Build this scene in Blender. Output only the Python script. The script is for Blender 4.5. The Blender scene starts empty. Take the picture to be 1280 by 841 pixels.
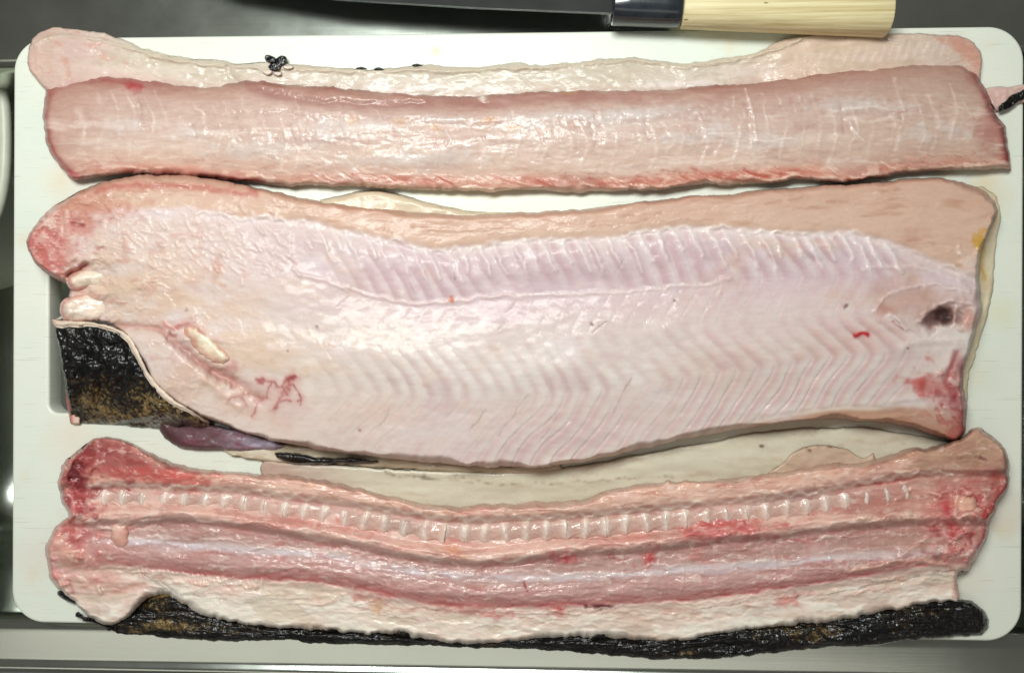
import bpy, bmesh, math, random
import numpy as np
from mathutils import Vector, Matrix

# ------------------------------------------------------------------ camera, world, lights, exposure
SC = bpy.context.scene
COL = SC.collection
F_PX = 1280 * 28 / 36.0
TILT, DIST = math.radians(2.4), 0.472
CP = np.array([DIST * math.sin(TILT), 0.0, DIST * math.cos(TILT)])
CZ = CP / np.linalg.norm(CP)
CX = np.cross([0, 1, 0], CZ); CX /= np.linalg.norm(CX)
CY = np.cross(CZ, CX)
CR = np.stack([CX, CY, CZ], 1)
cam_d = bpy.data.cameras.new('camera')
cam_d.lens = 28; cam_d.sensor_width = 36; cam_d.clip_start = 0.01; cam_d.clip_end = 20
cam = bpy.data.objects.new('camera', cam_d); COL.objects.link(cam)
M4 = Matrix([[CR[0][0], CR[0][1], CR[0][2], CP[0]], [CR[1][0], CR[1][1], CR[1][2], CP[1]],
             [CR[2][0], CR[2][1], CR[2][2], CP[2]], [0, 0, 0, 1]])
cam.matrix_world = M4
SC.camera = cam

world = bpy.data.worlds.new('World'); SC.world = world; world.use_nodes = True
bg = world.node_tree.nodes['Background']
bg.inputs['Color'].default_value = (1.0, 0.96, 0.87, 1); bg.inputs['Strength'].default_value = 0.11

def area(name, loc, target, sx, sy, power, color):
    l = bpy.data.lights.new(name, 'AREA'); l.shape = 'RECTANGLE'; l.size = sx; l.size_y = sy
    l.energy = power; l.color = color
    o = bpy.data.objects.new(name, l); COL.objects.link(o); o.location = loc
    o.rotation_euler = (Vector(target) - Vector(loc)).to_track_quat('-Z', 'Y').to_euler()
    return o
area('ceiling_light', (-0.13, 0.31, 0.74), (-0.04, 0.05, 0), 0.42, 0.16, 7.0, (0.96, 1.0, 0.965))
area('front_fill', (-0.15, -0.80, 1.35), (0, -0.05, 0), 2.3, 0.42, 2.9, (1.0, 0.95, 0.85))  # fill lamp added to brighten the front steel rim, not a real window

vs = SC.view_settings
vs.view_transform = 'Standard'; vs.look = 'None'; vs.exposure = 0.0; vs.gamma = 1.0; vs.use_curve_mapping = False
SC.cycles.use_denoising = True

# ------------------------------------------------------------------ helpers
def unp(px, py, z):
    px = np.asarray(px, float); py = np.asarray(py, float); z = np.broadcast_to(np.asarray(z, float), px.shape)
    d = np.stack([(px - 640) / F_PX, -(py - 420.5) / F_PX, -np.ones_like(px)], -1) @ CR.T
    t = (z - CP[2]) / d[..., 2]
    return CP + d * t[..., None]
PXM = F_PX / DIST          # pixels per metre on the board

def srgb(c):
    c = np.asarray(c, float) / 255.0
    return np.where(c <= 0.04045, c / 12.92, ((c + 0.055) / 1.055) ** 2.4)

def P(s):
    return np.array([[float(a) for a in t.split(',')] for t in s.split()])

def resample(p, n, smooth=True):
    p = np.asarray(p, float)
    if smooth and len(p) > 2:
        q = np.vstack([2 * p[0] - p[1], p, 2 * p[-1] - p[-2]])
        out = []
        ts = np.linspace(0, 1, 8, endpoint=False)[:, None]
        for i in range(1, len(q) - 2):
            a, b, c, d = q[i - 1], q[i], q[i + 1], q[i + 2]
            m1, m2 = (c - a) * 0.42, (d - b) * 0.42
            out.append((2 * ts**3 - 3 * ts**2 + 1) * b + (ts**3 - 2 * ts**2 + ts) * m1 + (-2 * ts**3 + 3 * ts**2) * c + (ts**3 - ts**2) * m2)
        p = np.vstack(out + [p[-1:]])
    s = np.r_[0, np.cumsum(np.linalg.norm(np.diff(p, axis=0), axis=1))]
    t = np.linspace(0, s[-1], n)
    return np.stack([np.interp(t, s, p[:, 0]), np.interp(t, s, p[:, 1])], 1)

def curve(s):
    p = P(s)
    return lambda x: np.interp(x, p[:, 0], p[:, 1])

def vnoise(x, y, seed):
    xi = np.floor(x).astype(np.int64); yi = np.floor(y).astype(np.int64)
    fx = x - xi; fy = y - yi
    fx = fx * fx * (3 - 2 * fx); fy = fy * fy * (3 - 2 * fy)
    def h(a, b):
        n = (a * 374761393 + b * 668265263 + seed * 974634777) & 0xffffffff
        n = ((n ^ (n >> 13)) * 1274126177) & 0xffffffff
        return ((n ^ (n >> 16)) & 0xffff) / 65535.0
    return (h(xi, yi) * (1 - fx) + h(xi + 1, yi) * fx) * (1 - fy) + (h(xi, yi + 1) * (1 - fx) + h(xi + 1, yi + 1) * fx) * fy

def fbm(x, y, sx, sy=None, seed=0, oct=4):
    """about -1..1"""
    sy = sy or sx
    s = 0; a = 1; tot = 0
    for k in range(oct):
        s = s + a * (vnoise(x / sx * 2**k + 17.3 * k, y / sy * 2**k + 5.1 * k, seed + k) * 2 - 1)
        tot += a; a *= 0.55
    return s / tot * 1.5

def sstep(a, b, x):
    t = np.clip((x - a) / (b - a), 0, 1)
    return t * t * (3 - 2 * t)

class Sheet:
    """A lump of tissue: a patch between four edges with its own thickness and flesh colour at every point."""
    def __init__(self, top, right, bottom, left, step=1.35, rag=1.0, seed=1):
        top, right, bottom, left = [P(s) if isinstance(s, str) else np.asarray(s, float) for s in (top, right, bottom, left)]
        # top: left->right, right: top->bottom, bottom: left->right, left: top->bottom
        ln = lambda p: np.linalg.norm(np.diff(p, axis=0), axis=1).sum()
        nu = max(8, int(max(ln(top), ln(bottom)) / step)); nv = max(6, int(max(ln(left), ln(right)) / step))
        T, B = resample(top, nu), resample(bottom, nu); L, R = resample(left, nv), resample(right, nv)
        rags = rag if isinstance(rag, (tuple, list)) else (rag,) * 4
        if any(rags):
            for k, (E_, w) in enumerate(((T, nu), (B, nu), (L, nv), (R, nv))):
                rag = rags[k]
                n = (fbm(E_[:, 0], E_[:, 1], 11, 11, seed * 7 + k, 4) + 0.8 * fbm(E_[:, 0], E_[:, 1], 45, 45, seed * 5 + k, 2)) * rag
                fade = np.minimum(1, np.minimum(np.arange(w), w - 1 - np.arange(w)) / 6.0)
                tng = np.gradient(E_, axis=0); nn = np.stack([-tng[:, 1], tng[:, 0]], 1)
                nn /= np.linalg.norm(nn, axis=1)[:, None] + 1e-9
                E_ += nn * (n * fade)[:, None]
        u = np.linspace(0, 1, nu)[:, None, None]; v = np.linspace(0, 1, nv)[None, :, None]
        G = (1 - v) * T[:, None] + v * B[:, None] + (1 - u) * L[None] + u * R[None] \
            - ((1 - u) * (1 - v) * T[0] + u * (1 - v) * T[-1] + (1 - u) * v * B[0] + u * v * B[-1])
        self.nu, self.nv = nu, nv
        self.x = G[..., 0].ravel().copy(); self.y = G[..., 1].ravel().copy()
        self.u = np.repeat(np.linspace(0, 1, nu), nv); self.v = np.tile(np.linspace(0, 1, nv), nu)
        self.rim = np.vstack([T, R, B[::-1], L[::-1]])
        n = len(self.x)
        self.h = np.zeros(n); self.c = np.zeros((n, 3)); self.z0 = np.zeros(n)
        rim = self.rim[::2]
        d = np.empty(n)
        for i in range(0, n, 8000):
            dx = self.x[i:i + 8000, None] - rim[None, :, 0]; dy = self.y[i:i + 8000, None] - rim[None, :, 1]
            d[i:i + 8000] = np.sqrt((dx * dx + dy * dy).min(1))
        ix = np.zeros((nu, nv), bool); ix[0] = ix[-1] = True; ix[:, 0] = ix[:, -1] = True
        self.edge = ix.ravel(); d[self.edge] = 0
        self.d = d
    def dist(self, pts, pad, warp=0.0, seed=0):
        pts = np.asarray(pts, float)
        m = np.where((self.x > pts[:, 0].min() - pad) & (self.x < pts[:, 0].max() + pad) &
                     (self.y > pts[:, 1].min() - pad) & (self.y < pts[:, 1].max() + pad))[0]
        if not len(m): return m, np.zeros(0)
        x, y = self.x[m], self.y[m]; best = np.full(len(m), 1e9)
        if warp:
            x, y = x + warp * fbm(x, y, 15, 15, seed + 50, 3), y + warp * fbm(x, y, 15, 15, seed + 80, 3)
        if len(pts) == 1:
            best = (x - pts[0, 0])**2 + (y - pts[0, 1])**2
        for a, b in zip(pts[:-1], pts[1:]):
            ab = b - a; L2 = (ab**2).sum() + 1e-9
            t = np.clip(((x - a[0]) * ab[0] + (y - a[1]) * ab[1]) / L2, 0, 1)
            best = np.minimum(best, (x - a[0] - t * ab[0])**2 + (y - a[1] - t * ab[1])**2)
        return m, np.sqrt(best)
    def mix(self, w, col):
        w = np.clip(w, 0, 1)[:, None]
        self.c = self.c * (1 - w) + np.asarray(col, float) * w
    def stroke(self, pts, w, col=None, a=1.0, h=0.0, wob=1.5, seed=3, brk=0.0, warp=2.6):
        if isinstance(pts, str): pts = P(pts)
        pts = np.asarray(pts, float)
        if len(pts) > 2: pts = resample(pts, max(8, int(np.abs(np.diff(pts, axis=0)).sum() / 6)))
        m, d = self.dist(pts, w * 3 + 6, warp, seed)
        if not len(m): return
        d = d + wob * np.abs(fbm(self.x[m], self.y[m], 9, 9, seed, 3))
        k = np.exp(-(d / w)**2)
        if brk: k = k * np.clip(0.5 + brk * fbm(self.x[m], self.y[m], 22, 14, seed + 9, 3) + (1 - brk) * 0.5, 0, 1)
        if col is not None:
            kk = np.clip(k * a, 0, 1)[:, None]
            self.c[m] = self.c[m] * (1 - kk) + np.asarray(col, float) * kk
        if h: self.h[m] += h * k
    def blob(self, x, y, rx, ry, col=None, a=1.0, h=0.0, rot=0.0, soft=1.25, rag=0.6, seed=5):
        ca, sa = math.cos(math.radians(rot)), math.sin(math.radians(rot))
        r = max(rx, ry) * 2.6
        m = np.where((np.abs(self.x - x) < r) & (np.abs(self.y - y) < r))[0]
        if not len(m): return
        q = 0.35 * min(rx, ry)
        dx = self.x[m] - x + q * fbm(self.x[m], self.y[m], 12, 12, seed + 20, 3); dy = self.y[m] - y + q * fbm(self.x[m], self.y[m], 12, 12, seed + 31, 3)
        e = np.sqrt(((dx * ca + dy * sa) / rx)**2 + ((-dx * sa + dy * ca) / ry)**2)
        e = np.maximum(0, e * (1 + rag * fbm(self.x[m], self.y[m], max(6, min(rx, ry)), None, seed, 3)))
        k = 1 - sstep(max(0.05, 1 - 0.7 * soft), 1 + 0.6 * soft, e)
        if col is not None:
            kk = np.clip(k * a, 0, 1)[:, None]
            self.c[m] = self.c[m] * (1 - kk) + np.asarray(col, float) * kk
        if h: self.h[m] += h * k
    def flecks(self, sx, sy, thr, col, a=0.6, mask=1.0, h=0.0, seed=7, sl=None, ridge=False, w=0.22):
        """irregular flecks (or, with ridge, thin strands) of another tissue"""
        yy = self.y if sl is None else self.y - sl(self.x)
        wx = self.x + 6 * fbm(self.x, self.y, 30, 30, seed + 3, 2); wy = yy + 3 * fbm(self.x, self.y, 22, 22, seed + 4, 2)
        n = fbm(wx, wy, sx, sy, seed, 4)
        if ridge: k = np.clip(1 - np.abs(n) / w, 0, 1)**1.5 * np.clip(0.5 + 1.5 * (fbm(self.x, self.y, sx * 1.5, sy * 2, seed + 11, 2) - thr), 0, 1)
        else: k = sstep(thr, thr + w, n)
        k = k * mask
        self.mix(k * a, col)
        if h: self.h += h * k
    def bands(self, items):
        """items: (curve or array of y, colour) from top to bottom, blended between"""
        ys = np.stack([c(self.x) if callable(c) else np.broadcast_to(c, self.x.shape) for c, _ in items])
        cs = np.array([c for _, c in items], float)
        out = np.tile(cs[0], (len(self.x), 1))
        for i in range(len(items) - 1):
            t = sstep(ys[i], np.maximum(ys[i + 1], ys[i] + 0.5), self.y)
            out = out * (1 - t[:, None]) + cs[i + 1] * t[:, None]
        self.c = out
    def build(self, name, mat, parent, r=14, base=0.0, gain=1.0, floor=None, desat=0.0):
        rr = r * np.clip(0.85 + 0.55 * fbm(self.x, self.y, 42, 42, 77, 2), 0.35, 1.6)
        e = np.clip(self.d / rr, 0, 1); e = np.sqrt(1 - (1 - e)**2)
        z = self.z0 + base + np.maximum(self.h, 0.0004) * e
        if floor is not None: z = np.maximum(z, floor)
        z = np.where(self.edge, self.z0 + base + 0.0002, z)
        co = unp(self.x, self.y, z)
        nu, nv = self.nu, self.nv
        i = np.arange(nu - 1)[:, None] * nv + np.arange(nv - 1)[None]
        f = np.stack([i, i + 1, i + nv + 1, i + nv], -1).reshape(-1, 4)
        ring = list(range(0, nu * nv, nv)) + list(range((nu - 1) * nv + 1, nu * nv)) + \
            list(range((nu - 2) * nv + nv - 1, 0, -nv)) + list(range(nv - 2, 0, -1))
        me = bpy.data.meshes.new(name)
        me.vertices.add(nu * nv); me.vertices.foreach_set('co', co.astype(np.float32).ravel())
        nf = len(f)
        me.loops.add(nf * 4 + len(ring)); me.polygons.add(nf + 1)
        me.loops.foreach_set('vertex_index', np.r_[f.ravel(), np.array(ring)].astype(np.int32))
        me.polygons.foreach_set('loop_start', np.r_[np.arange(nf) * 4, nf * 4].astype(np.int32))
        me.polygons.foreach_set('use_smooth', np.r_[np.ones(nf, bool), False])
        me.update(calc_edges=True)
        at = me.attributes.new('tissue', 'FLOAT_COLOR', 'POINT')
        if desat: self.c = self.c * (1 - desat) + self.c.mean(1)[:, None] * desat
        col = np.ones((nu * nv, 4), np.float32); col[:, :3] = srgb(np.clip(self.c * gain, 0, 255))
        at.data.foreach_set('color', col.ravel())
        me.materials.append(mat); me.validate()
        o = bpy.data.objects.new(name, me); COL.objects.link(o)
        if parent is not None: o.parent = parent
        return o

def thing(name, label, cat, group=None):
    o = bpy.data.objects.new(name, None); COL.objects.link(o)
    o.empty_display_size = 0.02
    o['label'] = label; o['category'] = cat
    if group: o['group'] = group
    return o

def mesh_obj(name, verts, faces, mat, parent=None, smooth=True):
    me = bpy.data.meshes.new(name); me.from_pydata([tuple(v) for v in verts], [], faces); me.update()
    if smooth: me.polygons.foreach_set('use_smooth', [True] * len(me.polygons))
    me.materials.append(mat)
    o = bpy.data.objects.new(name, me); COL.objects.link(o)
    if parent is not None: o.parent = parent
    return o

# ------------------------------------------------------------------ materials
def new_mat(name):
    m = bpy.data.materials.new(name); m.use_nodes = True
    nt = m.node_tree; return m, nt, nt.nodes['Principled BSDF']

def N(nt, t, **kw):
    n = nt.nodes.new(t)
    for k, v in kw.items():
        if k in n.inputs: n.inputs[k].default_value = v
        else: setattr(n, k, v)
    return n

def tissue(name, bump=0.25, rough=0.30, coat=0.35, sss=0.22, fine=900, grain=0.10, dist=0.0012):
    m, nt, b = new_mat(name)
    at = N(nt, 'ShaderNodeAttribute', attribute_name='tissue')
    tc = N(nt, 'ShaderNodeTexCoord')
    n1 = N(nt, 'ShaderNodeTexNoise', Scale=260.0, Detail=5.0, Roughness=0.65)
    n2 = N(nt, 'ShaderNodeTexNoise', Scale=float(fine), Detail=3.0, Roughness=0.6)
    n3 = N(nt, 'ShaderNodeTexNoise', Scale=90.0, Detail=4.0, Roughness=0.6)
    for n in (n1, n2, n3): nt.links.new(tc.outputs['Object'], n.inputs['Vector'])
    mr = N(nt, 'ShaderNodeMapRange'); mr.inputs['From Min'].default_value = 0.25; mr.inputs['From Max'].default_value = 0.75
    mr.inputs['To Min'].default_value = 1 - grain; mr.inputs['To Max'].default_value = 1 + grain
    nt.links.new(n1.outputs['Fac'], mr.inputs['Value'])
    mul = N(nt, 'ShaderNodeVectorMath', operation='MULTIPLY')
    # fine reddish fibres running lengthwise
    mp = N(nt, 'ShaderNodeMapping'); mp.inputs['Scale'].default_value = (110, 520, 300); nt.links.new(tc.outputs['Object'], mp.inputs['Vector'])
    n5 = N(nt, 'ShaderNodeTexNoise', Scale=1.0, Detail=5.0, Roughness=0.7); nt.links.new(mp.outputs['Vector'], n5.inputs['Vector'])
    r5 = N(nt, 'ShaderNodeValToRGB'); e5 = r5.color_ramp.elements
    e5[0].position = 0.33; e5[0].color = (1 - 1.1 * grain, 1 - 2.3 * grain, 1 - 2.4 * grain, 1); e5[1].position = 0.66; e5[1].color = (1 + .6 * grain, 1 + grain, 1 + grain, 1)
    nt.links.new(n5.outputs['Fac'], r5.inputs['Fac'])
    ml0 = N(nt, 'ShaderNodeVectorMath', operation='MULTIPLY')
    nt.links.new(at.outputs['Color'], ml0.inputs[0]); nt.links.new(r5.outputs['Color'], ml0.inputs[1])
    nt.links.new(ml0.outputs['Vector'], mul.inputs[0]); nt.links.new(mr.outputs['Result'], mul.inputs[1])
    nt.links.new(mul.outputs['Vector'], b.inputs['Base Color'])
    rr = N(nt, 'ShaderNodeMapRange'); rr.inputs['From Min'].default_value = 0.3; rr.inputs['From Max'].default_value = 0.7
    rr.inputs['To Min'].default_value = rough - 0.12; rr.inputs['To Max'].default_value = rough + 0.16
    nt.links.new(n3.outputs['Fac'], rr.inputs['Value']); nt.links.new(rr.outputs['Result'], b.inputs['Roughness'])
    pk = N(nt, 'ShaderNodeMapRange'); pk.inputs['From Min'].default_value = 0.52; pk.inputs['From Max'].default_value = 0.72
    pk.inputs['To Max'].default_value = 0.8
    nt.links.new(n2.outputs['Fac'], pk.inputs['Value'])
    add = N(nt, 'ShaderNodeMath', operation='MULTIPLY_ADD'); add.inputs[1].default_value = 0.35
    nt.links.new(n1.outputs['Fac'], add.inputs[0]); nt.links.new(pk.outputs['Result'], add.inputs[2])
    bp = N(nt, 'ShaderNodeBump', Strength=bump, Distance=dist)
    nt.links.new(add.outputs[0], bp.inputs['Height']); nt.links.new(bp.outputs['Normal'], b.inputs['Normal'])
    nt.links.new(bp.outputs['Normal'], b.inputs['Coat Normal'])
    b.inputs['Coat Weight'].default_value = coat; b.inputs['Coat Roughness'].default_value = 0.10
    b.inputs['Subsurface Weight'].default_value = sss
    b.inputs['Subsurface Radius'].default_value = (0.8, 0.58, 0.5); b.inputs['Subsurface Scale'].default_value = 0.0035
    b.inputs['IOR'].default_value = 1.38
    return m
FLESH = tissue('fish_flesh', bump=0.13, rough=0.45, coat=0.32, sss=0.4, fine=420, grain=0.06)
MEMB = tissue('belly_membrane', bump=0.08, rough=0.46, coat=0.16, sss=0.35, fine=520, grain=0.03)
SPINE = tissue('spine_flesh', bump=0.10, rough=0.42, coat=0.36, sss=0.4, fine=400, grain=0.05)
SKIN_IN = tissue('skin_inner_side', bump=0.10, rough=0.36, coat=0.25, sss=0.22, grain=0.03)
BONE = tissue('bone', bump=0.15, rough=0.25, coat=0.5, sss=0.25, grain=0.06)

def black_skin_mat():
    m, nt, b = new_mat('mottled_black_skin')
    tc = N(nt, 'ShaderNodeTexCoord')
    v = N(nt, 'ShaderNodeTexVoronoi', Scale=330.0); v.feature = 'F1'
    n = N(nt, 'ShaderNodeTexNoise', Scale=55.0, Detail=4.0, Roughness=0.65)
    n2 = N(nt, 'ShaderNodeTexNoise', Scale=430.0, Detail=3.0, Roughness=0.6)
    n3 = N(nt, 'ShaderNodeTexNoise', Scale=170.0, Detail=4.0, Roughness=0.6)
    for k in (v, n, n2): nt.links.new(tc.outputs['Object'], k.inputs['Vector'])
    mp = N(nt, 'ShaderNodeMapping'); mp.inputs['Scale'].default_value = (1.7, 0.8, 0.8); nt.links.new(tc.outputs['Object'], mp.inputs['Vector']); nt.links.new(mp.outputs['Vector'], n3.inputs['Vector'])
    at = N(nt, 'ShaderNodeAttribute', attribute_name='tissue')
    sp = N(nt, 'ShaderNodeSeparateColor'); nt.links.new(at.outputs['Color'], sp.inputs['Color'])
    # where the blotches thicken: the skin's own pattern plus a slow drift
    a1 = N(nt, 'ShaderNodeMath', operation='MULTIPLY_ADD'); a1.inputs[1].default_value = 0.9
    nt.links.new(n.outputs['Fac'], a1.inputs[0]); nt.links.new(n2.outputs['Fac'], a1.inputs[2])
    a2 = N(nt, 'ShaderNodeMath', operation='MULTIPLY_ADD'); a2.inputs[1].default_value = 2.2
    nt.links.new(sp.outputs['Red'], a2.inputs[0]); nt.links.new(a1.outputs[0], a2.inputs[2])
    r1 = N(nt, 'ShaderNodeValToRGB'); nt.links.new(a2.outputs[0], r1.inputs['Fac'])
    mr = N(nt, 'ShaderNodeMapRange'); mr.inputs['From Min'].default_value = 0.9; mr.inputs['From Max'].default_value = 1.6
    nt.links.new(a2.outputs[0], mr.inputs['Value']); nt.links.new(mr.outputs['Result'], r1.inputs['Fac'])
    e = r1.color_ramp.elements; e[0].position = 0.25; e[0].color = (0.0025, 0.0025, 0.003, 1); e[1].position = 0.9; e[1].color = (0.30, 0.20, 0.075, 1)
    k_ = r1.color_ramp.elements.new(0.48); k_.color = (0.022, 0.014, 0.007, 1)
    nt.links.new(r1.outputs['Color'], b.inputs['Base Color'])
    h1 = N(nt, 'ShaderNodeMath', operation='MULTIPLY_ADD'); h1.inputs[1].default_value = 4.0
    nt.links.new(n3.outputs['Fac'], h1.inputs[0]); hs = N(nt, 'ShaderNodeMath', operation='MULTIPLY'); hs.inputs[1].default_value = 0.3; nt.links.new(n2.outputs['Fac'], hs.inputs[0]); nt.links.new(hs.outputs[0], h1.inputs[2])
    h2 = N(nt, 'ShaderNodeMath', operation='MULTIPLY_ADD'); h2.inputs[1].default_value = 0.5
    nt.links.new(v.outputs['Distance'], h2.inputs[0]); nt.links.new(h1.outputs[0], h2.inputs[2])
    bp = N(nt, 'ShaderNodeBump', Strength=0.38, Distance=0.0011); nt.links.new(h2.outputs[0], bp.inputs['Height'])
    nt.links.new(bp.outputs['Normal'], b.inputs['Normal']); nt.links.new(bp.outputs['Normal'], b.inputs['Coat Normal'])
    b.inputs['Roughness'].default_value = 0.34; b.inputs['Specular IOR Level'].default_value = 0.22
    b.inputs['Coat Weight'].default_value = 0.7; b.inputs['Coat Roughness'].default_value = 0.12
    return m
BLACK = black_skin_mat()

def board_mat():
    m, nt, b = new_mat('white_board_plastic')
    tc = N(nt, 'ShaderNodeTexCoord')
    n = N(nt, 'ShaderNodeTexNoise', Scale=9.0, Detail=5.0, Roughness=0.6)
    nt.links.new(tc.outputs['Object'], n.inputs['Vector'])
    r = N(nt, 'ShaderNodeValToRGB'); e = r.color_ramp.elements
    e[0].position = 0.35; e[0].color = (*srgb((224, 231, 219)), 1); e[1].position = 0.7; e[1].color = (*srgb((234, 234, 221)), 1)
    nt.links.new(n.outputs['Fac'], r.inputs['Fac'])
    # yellowish fat stains of their own shape
    n4 = N(nt, 'ShaderNodeTexNoise', Scale=26.0, Detail=3.0, Roughness=0.5); nt.links.new(tc.outputs['Object'], n4.inputs['Vector'])
    r4 = N(nt, 'ShaderNodeValToRGB'); e = r4.color_ramp.elements
    e[0].position = 0.60; e[0].color = (0, 0, 0, 1); e[1].position = 0.78; e[1].color = (0.55, 0.55, 0.55, 1)
    nt.links.new(n4.outputs['Fac'], r4.inputs['Fac'])
    prev = r.outputs['Color']
    for px_, py_, rad, colr, st in ((545, 64, 12, (214, 178, 140), .8), (75, 226, 30, (226, 206, 170), .7), (1252, 392, 26, (224, 216, 160), .6), (1240, 250, 34, (222, 196, 150), .7), (120, 236, 60, (228, 196, 184), .5), (1225, 470, 40, (222, 210, 180), .5), (30, 300, 18, (222, 200, 170), .6),
                                    (600, 246, 130, (232, 222, 190), .5), (1000, 560, 150, (206, 192, 158), .6), (620, 600, 190, (204, 188, 156), .6), (90, 545, 50, (224, 200, 180), .6), (45, 690, 40, (226, 200, 190), .5), (1255, 640, 40, (214, 186, 166), .5), (860, 52, 60, (226, 236, 226), .4), (1205, 725, 40, (220, 200, 180), .5)):
        c_ = unp(np.array([float(px_)]), np.array([float(py_)]), 0)[0]
        dm = N(nt, 'ShaderNodeVectorMath', operation='DISTANCE'); nt.links.new(tc.outputs['Object'], dm.inputs[0]); dm.inputs[1].default_value = tuple(c_)
        nn_ = N(nt, 'ShaderNodeMath', operation='MULTIPLY_ADD'); nn_.inputs[1].default_value = rad / PXM * 1.6; nt.links.new(n4.outputs['Fac'], nn_.inputs[0])
        ng = N(nt, 'ShaderNodeMath', operation='MULTIPLY'); ng.inputs[1].default_value = -1.0; nt.links.new(dm.outputs['Value'], ng.inputs[0]); nt.links.new(ng.outputs[0], nn_.inputs[2])
        q_ = N(nt, 'ShaderNodeMapRange'); q_.inputs['From Min'].default_value = -rad / PXM * .25; q_.inputs['From Max'].default_value = rad / PXM * 0.8; q_.inputs['To Max'].default_value = st * (.6 if px_ < 130 or px_ > 1200 else 1)
        nt.links.new(nn_.outputs[0], q_.inputs['Value'])
        mx0 = N(nt, 'ShaderNodeMix', data_type='RGBA'); nt.links.new(q_.outputs['Result'], mx0.inputs['Factor']); nt.links.new(prev, mx0.inputs[6]); mx0.inputs[7].default_value = (*srgb(colr), 1)
        prev = mx0.outputs[2]
    mx = N(nt, 'ShaderNodeMix', data_type='RGBA'); nt.links.new(r4.outputs['Color'], mx.inputs['Factor'])
    nt.links.new(prev, mx.inputs[6]); mx.inputs[7].default_value = (*srgb((226, 205, 165)), 1)
    nt.links.new(mx.outputs[2], b.inputs['Base Color'])
    # knife scars: short straight cuts a little darker than the plastic
    base_out = mx.outputs[2]
    for rz, sc_, po in ((0.25, (30, 900, 1), 0.70), (1.3, (38, 1000, 1), 0.71), (-0.5, (34, 900, 1), 0.72)):
        m3 = N(nt, 'ShaderNodeMapping'); m3.inputs['Scale'].default_value = sc_; m3.inputs['Rotation'].default_value = (0, 0, rz); nt.links.new(tc.outputs['Object'], m3.inputs['Vector'])
        t3_ = N(nt, 'ShaderNodeTexNoise', Scale=1.0, Detail=1.0, Roughness=0.4); nt.links.new(m3.outputs['Vector'], t3_.inputs['Vector'])
        k3 = N(nt, 'ShaderNodeMapRange'); k3.inputs['From Min'].default_value = po; k3.inputs['From Max'].default_value = po + 0.06; k3.inputs['To Max'].default_value = 0.45
        nt.links.new(t3_.outputs['Fac'], k3.inputs['Value'])
        x3 = N(nt, 'ShaderNodeMix', data_type='RGBA'); nt.links.new(k3.outputs['Result'], x3.inputs['Factor']); nt.links.new(base_out, x3.inputs[6]); x3.inputs[7].default_value = (*srgb((188, 186, 168)), 1)
        base_out = x3.outputs[2]
    nt.links.new(base_out, b.inputs['Base Color'])
    mp = N(nt, 'ShaderNodeMapping'); mp.inputs['Scale'].default_value = (14, 420, 40); mp.inputs['Rotation'].default_value = (0, 0, 1.35)
    nt.links.new(tc.outputs['Object'], mp.inputs['Vector'])
    n2 = N(nt, 'ShaderNodeTexNoise', Scale=1.0, Detail=3.0, Roughness=0.7); nt.links.new(mp.outputs['Vector'], n2.inputs['Vector'])
    n3 = N(nt, 'ShaderNodeTexNoise', Scale=1400.0, Detail=2.0); nt.links.new(tc.outputs['Object'], n3.inputs['Vector'])
    ad = N(nt, 'ShaderNodeMath', operation='ADD'); nt.links.new(n2.outputs['Fac'], ad.inputs[0]); nt.links.new(n3.outputs['Fac'], ad.inputs[1])
    bp = N(nt, 'ShaderNodeBump', Strength=0.16, Distance=0.001); nt.links.new(ad.outputs[0], bp.inputs['Height'])
    nt.links.new(bp.outputs['Normal'], b.inputs['Normal'])
    b.inputs['Roughness'].default_value = 0.34; b.inputs['Subsurface Weight'].default_value = 0.08
    b.inputs['Subsurface Radius'].default_value = (1, 1, 0.9); b.inputs['Subsurface Scale'].default_value = 0.003
    return m

def steel_mat(name, base, rough, sc=(6, 260, 6)):
    m, nt, b = new_mat(name)
    tc = N(nt, 'ShaderNodeTexCoord')
    mp = N(nt, 'ShaderNodeMapping'); mp.inputs['Scale'].default_value = sc
    nt.links.new(tc.outputs['Object'], mp.inputs['Vector'])
    n = N(nt, 'ShaderNodeTexNoise', Scale=1.0, Detail=5.0, Roughness=0.7); nt.links.new(mp.outputs['Vector'], n.inputs['Vector'])
    n2 = N(nt, 'ShaderNodeTexNoise', Scale=22.0, Detail=5.0, Roughness=0.65); nt.links.new(tc.outputs['Object'], n2.inputs['Vector'])
    r = N(nt, 'ShaderNodeValToRGB'); e = r.color_ramp.elements
    e[0].position = 0.3; e[0].color = (*(np.array(base) * 0.86), 1); e[1].position = 0.75; e[1].color = (*np.array(base), 1)
    nt.links.new(n2.outputs['Fac'], r.inputs['Fac']); nt.links.new(r.outputs['Color'], b.inputs['Base Color'])
    rr = N(nt, 'ShaderNodeMapRange'); rr.inputs['To Min'].default_value = rough * 0.8; rr.inputs['To Max'].default_value = rough * 1.3
    nt.links.new(n2.outputs['Fac'], rr.inputs['Value']); nt.links.new(rr.outputs['Result'], b.inputs['Roughness'])
    bp = N(nt, 'ShaderNodeBump', Strength=0.035, Distance=0.0006); nt.links.new(n.outputs['Fac'], bp.inputs['Height'])
    nt.links.new(bp.outputs['Normal'], b.inputs['Normal'])
    b.inputs['Metallic'].default_value = 1.0
    return m
STEEL = steel_mat('brushed_sink_steel', (0.58, 0.62, 0.56), 0.19)
BLADE = steel_mat('blade_steel', (0.22, 0.23, 0.23), 0.30, (300, 5, 5))

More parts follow.
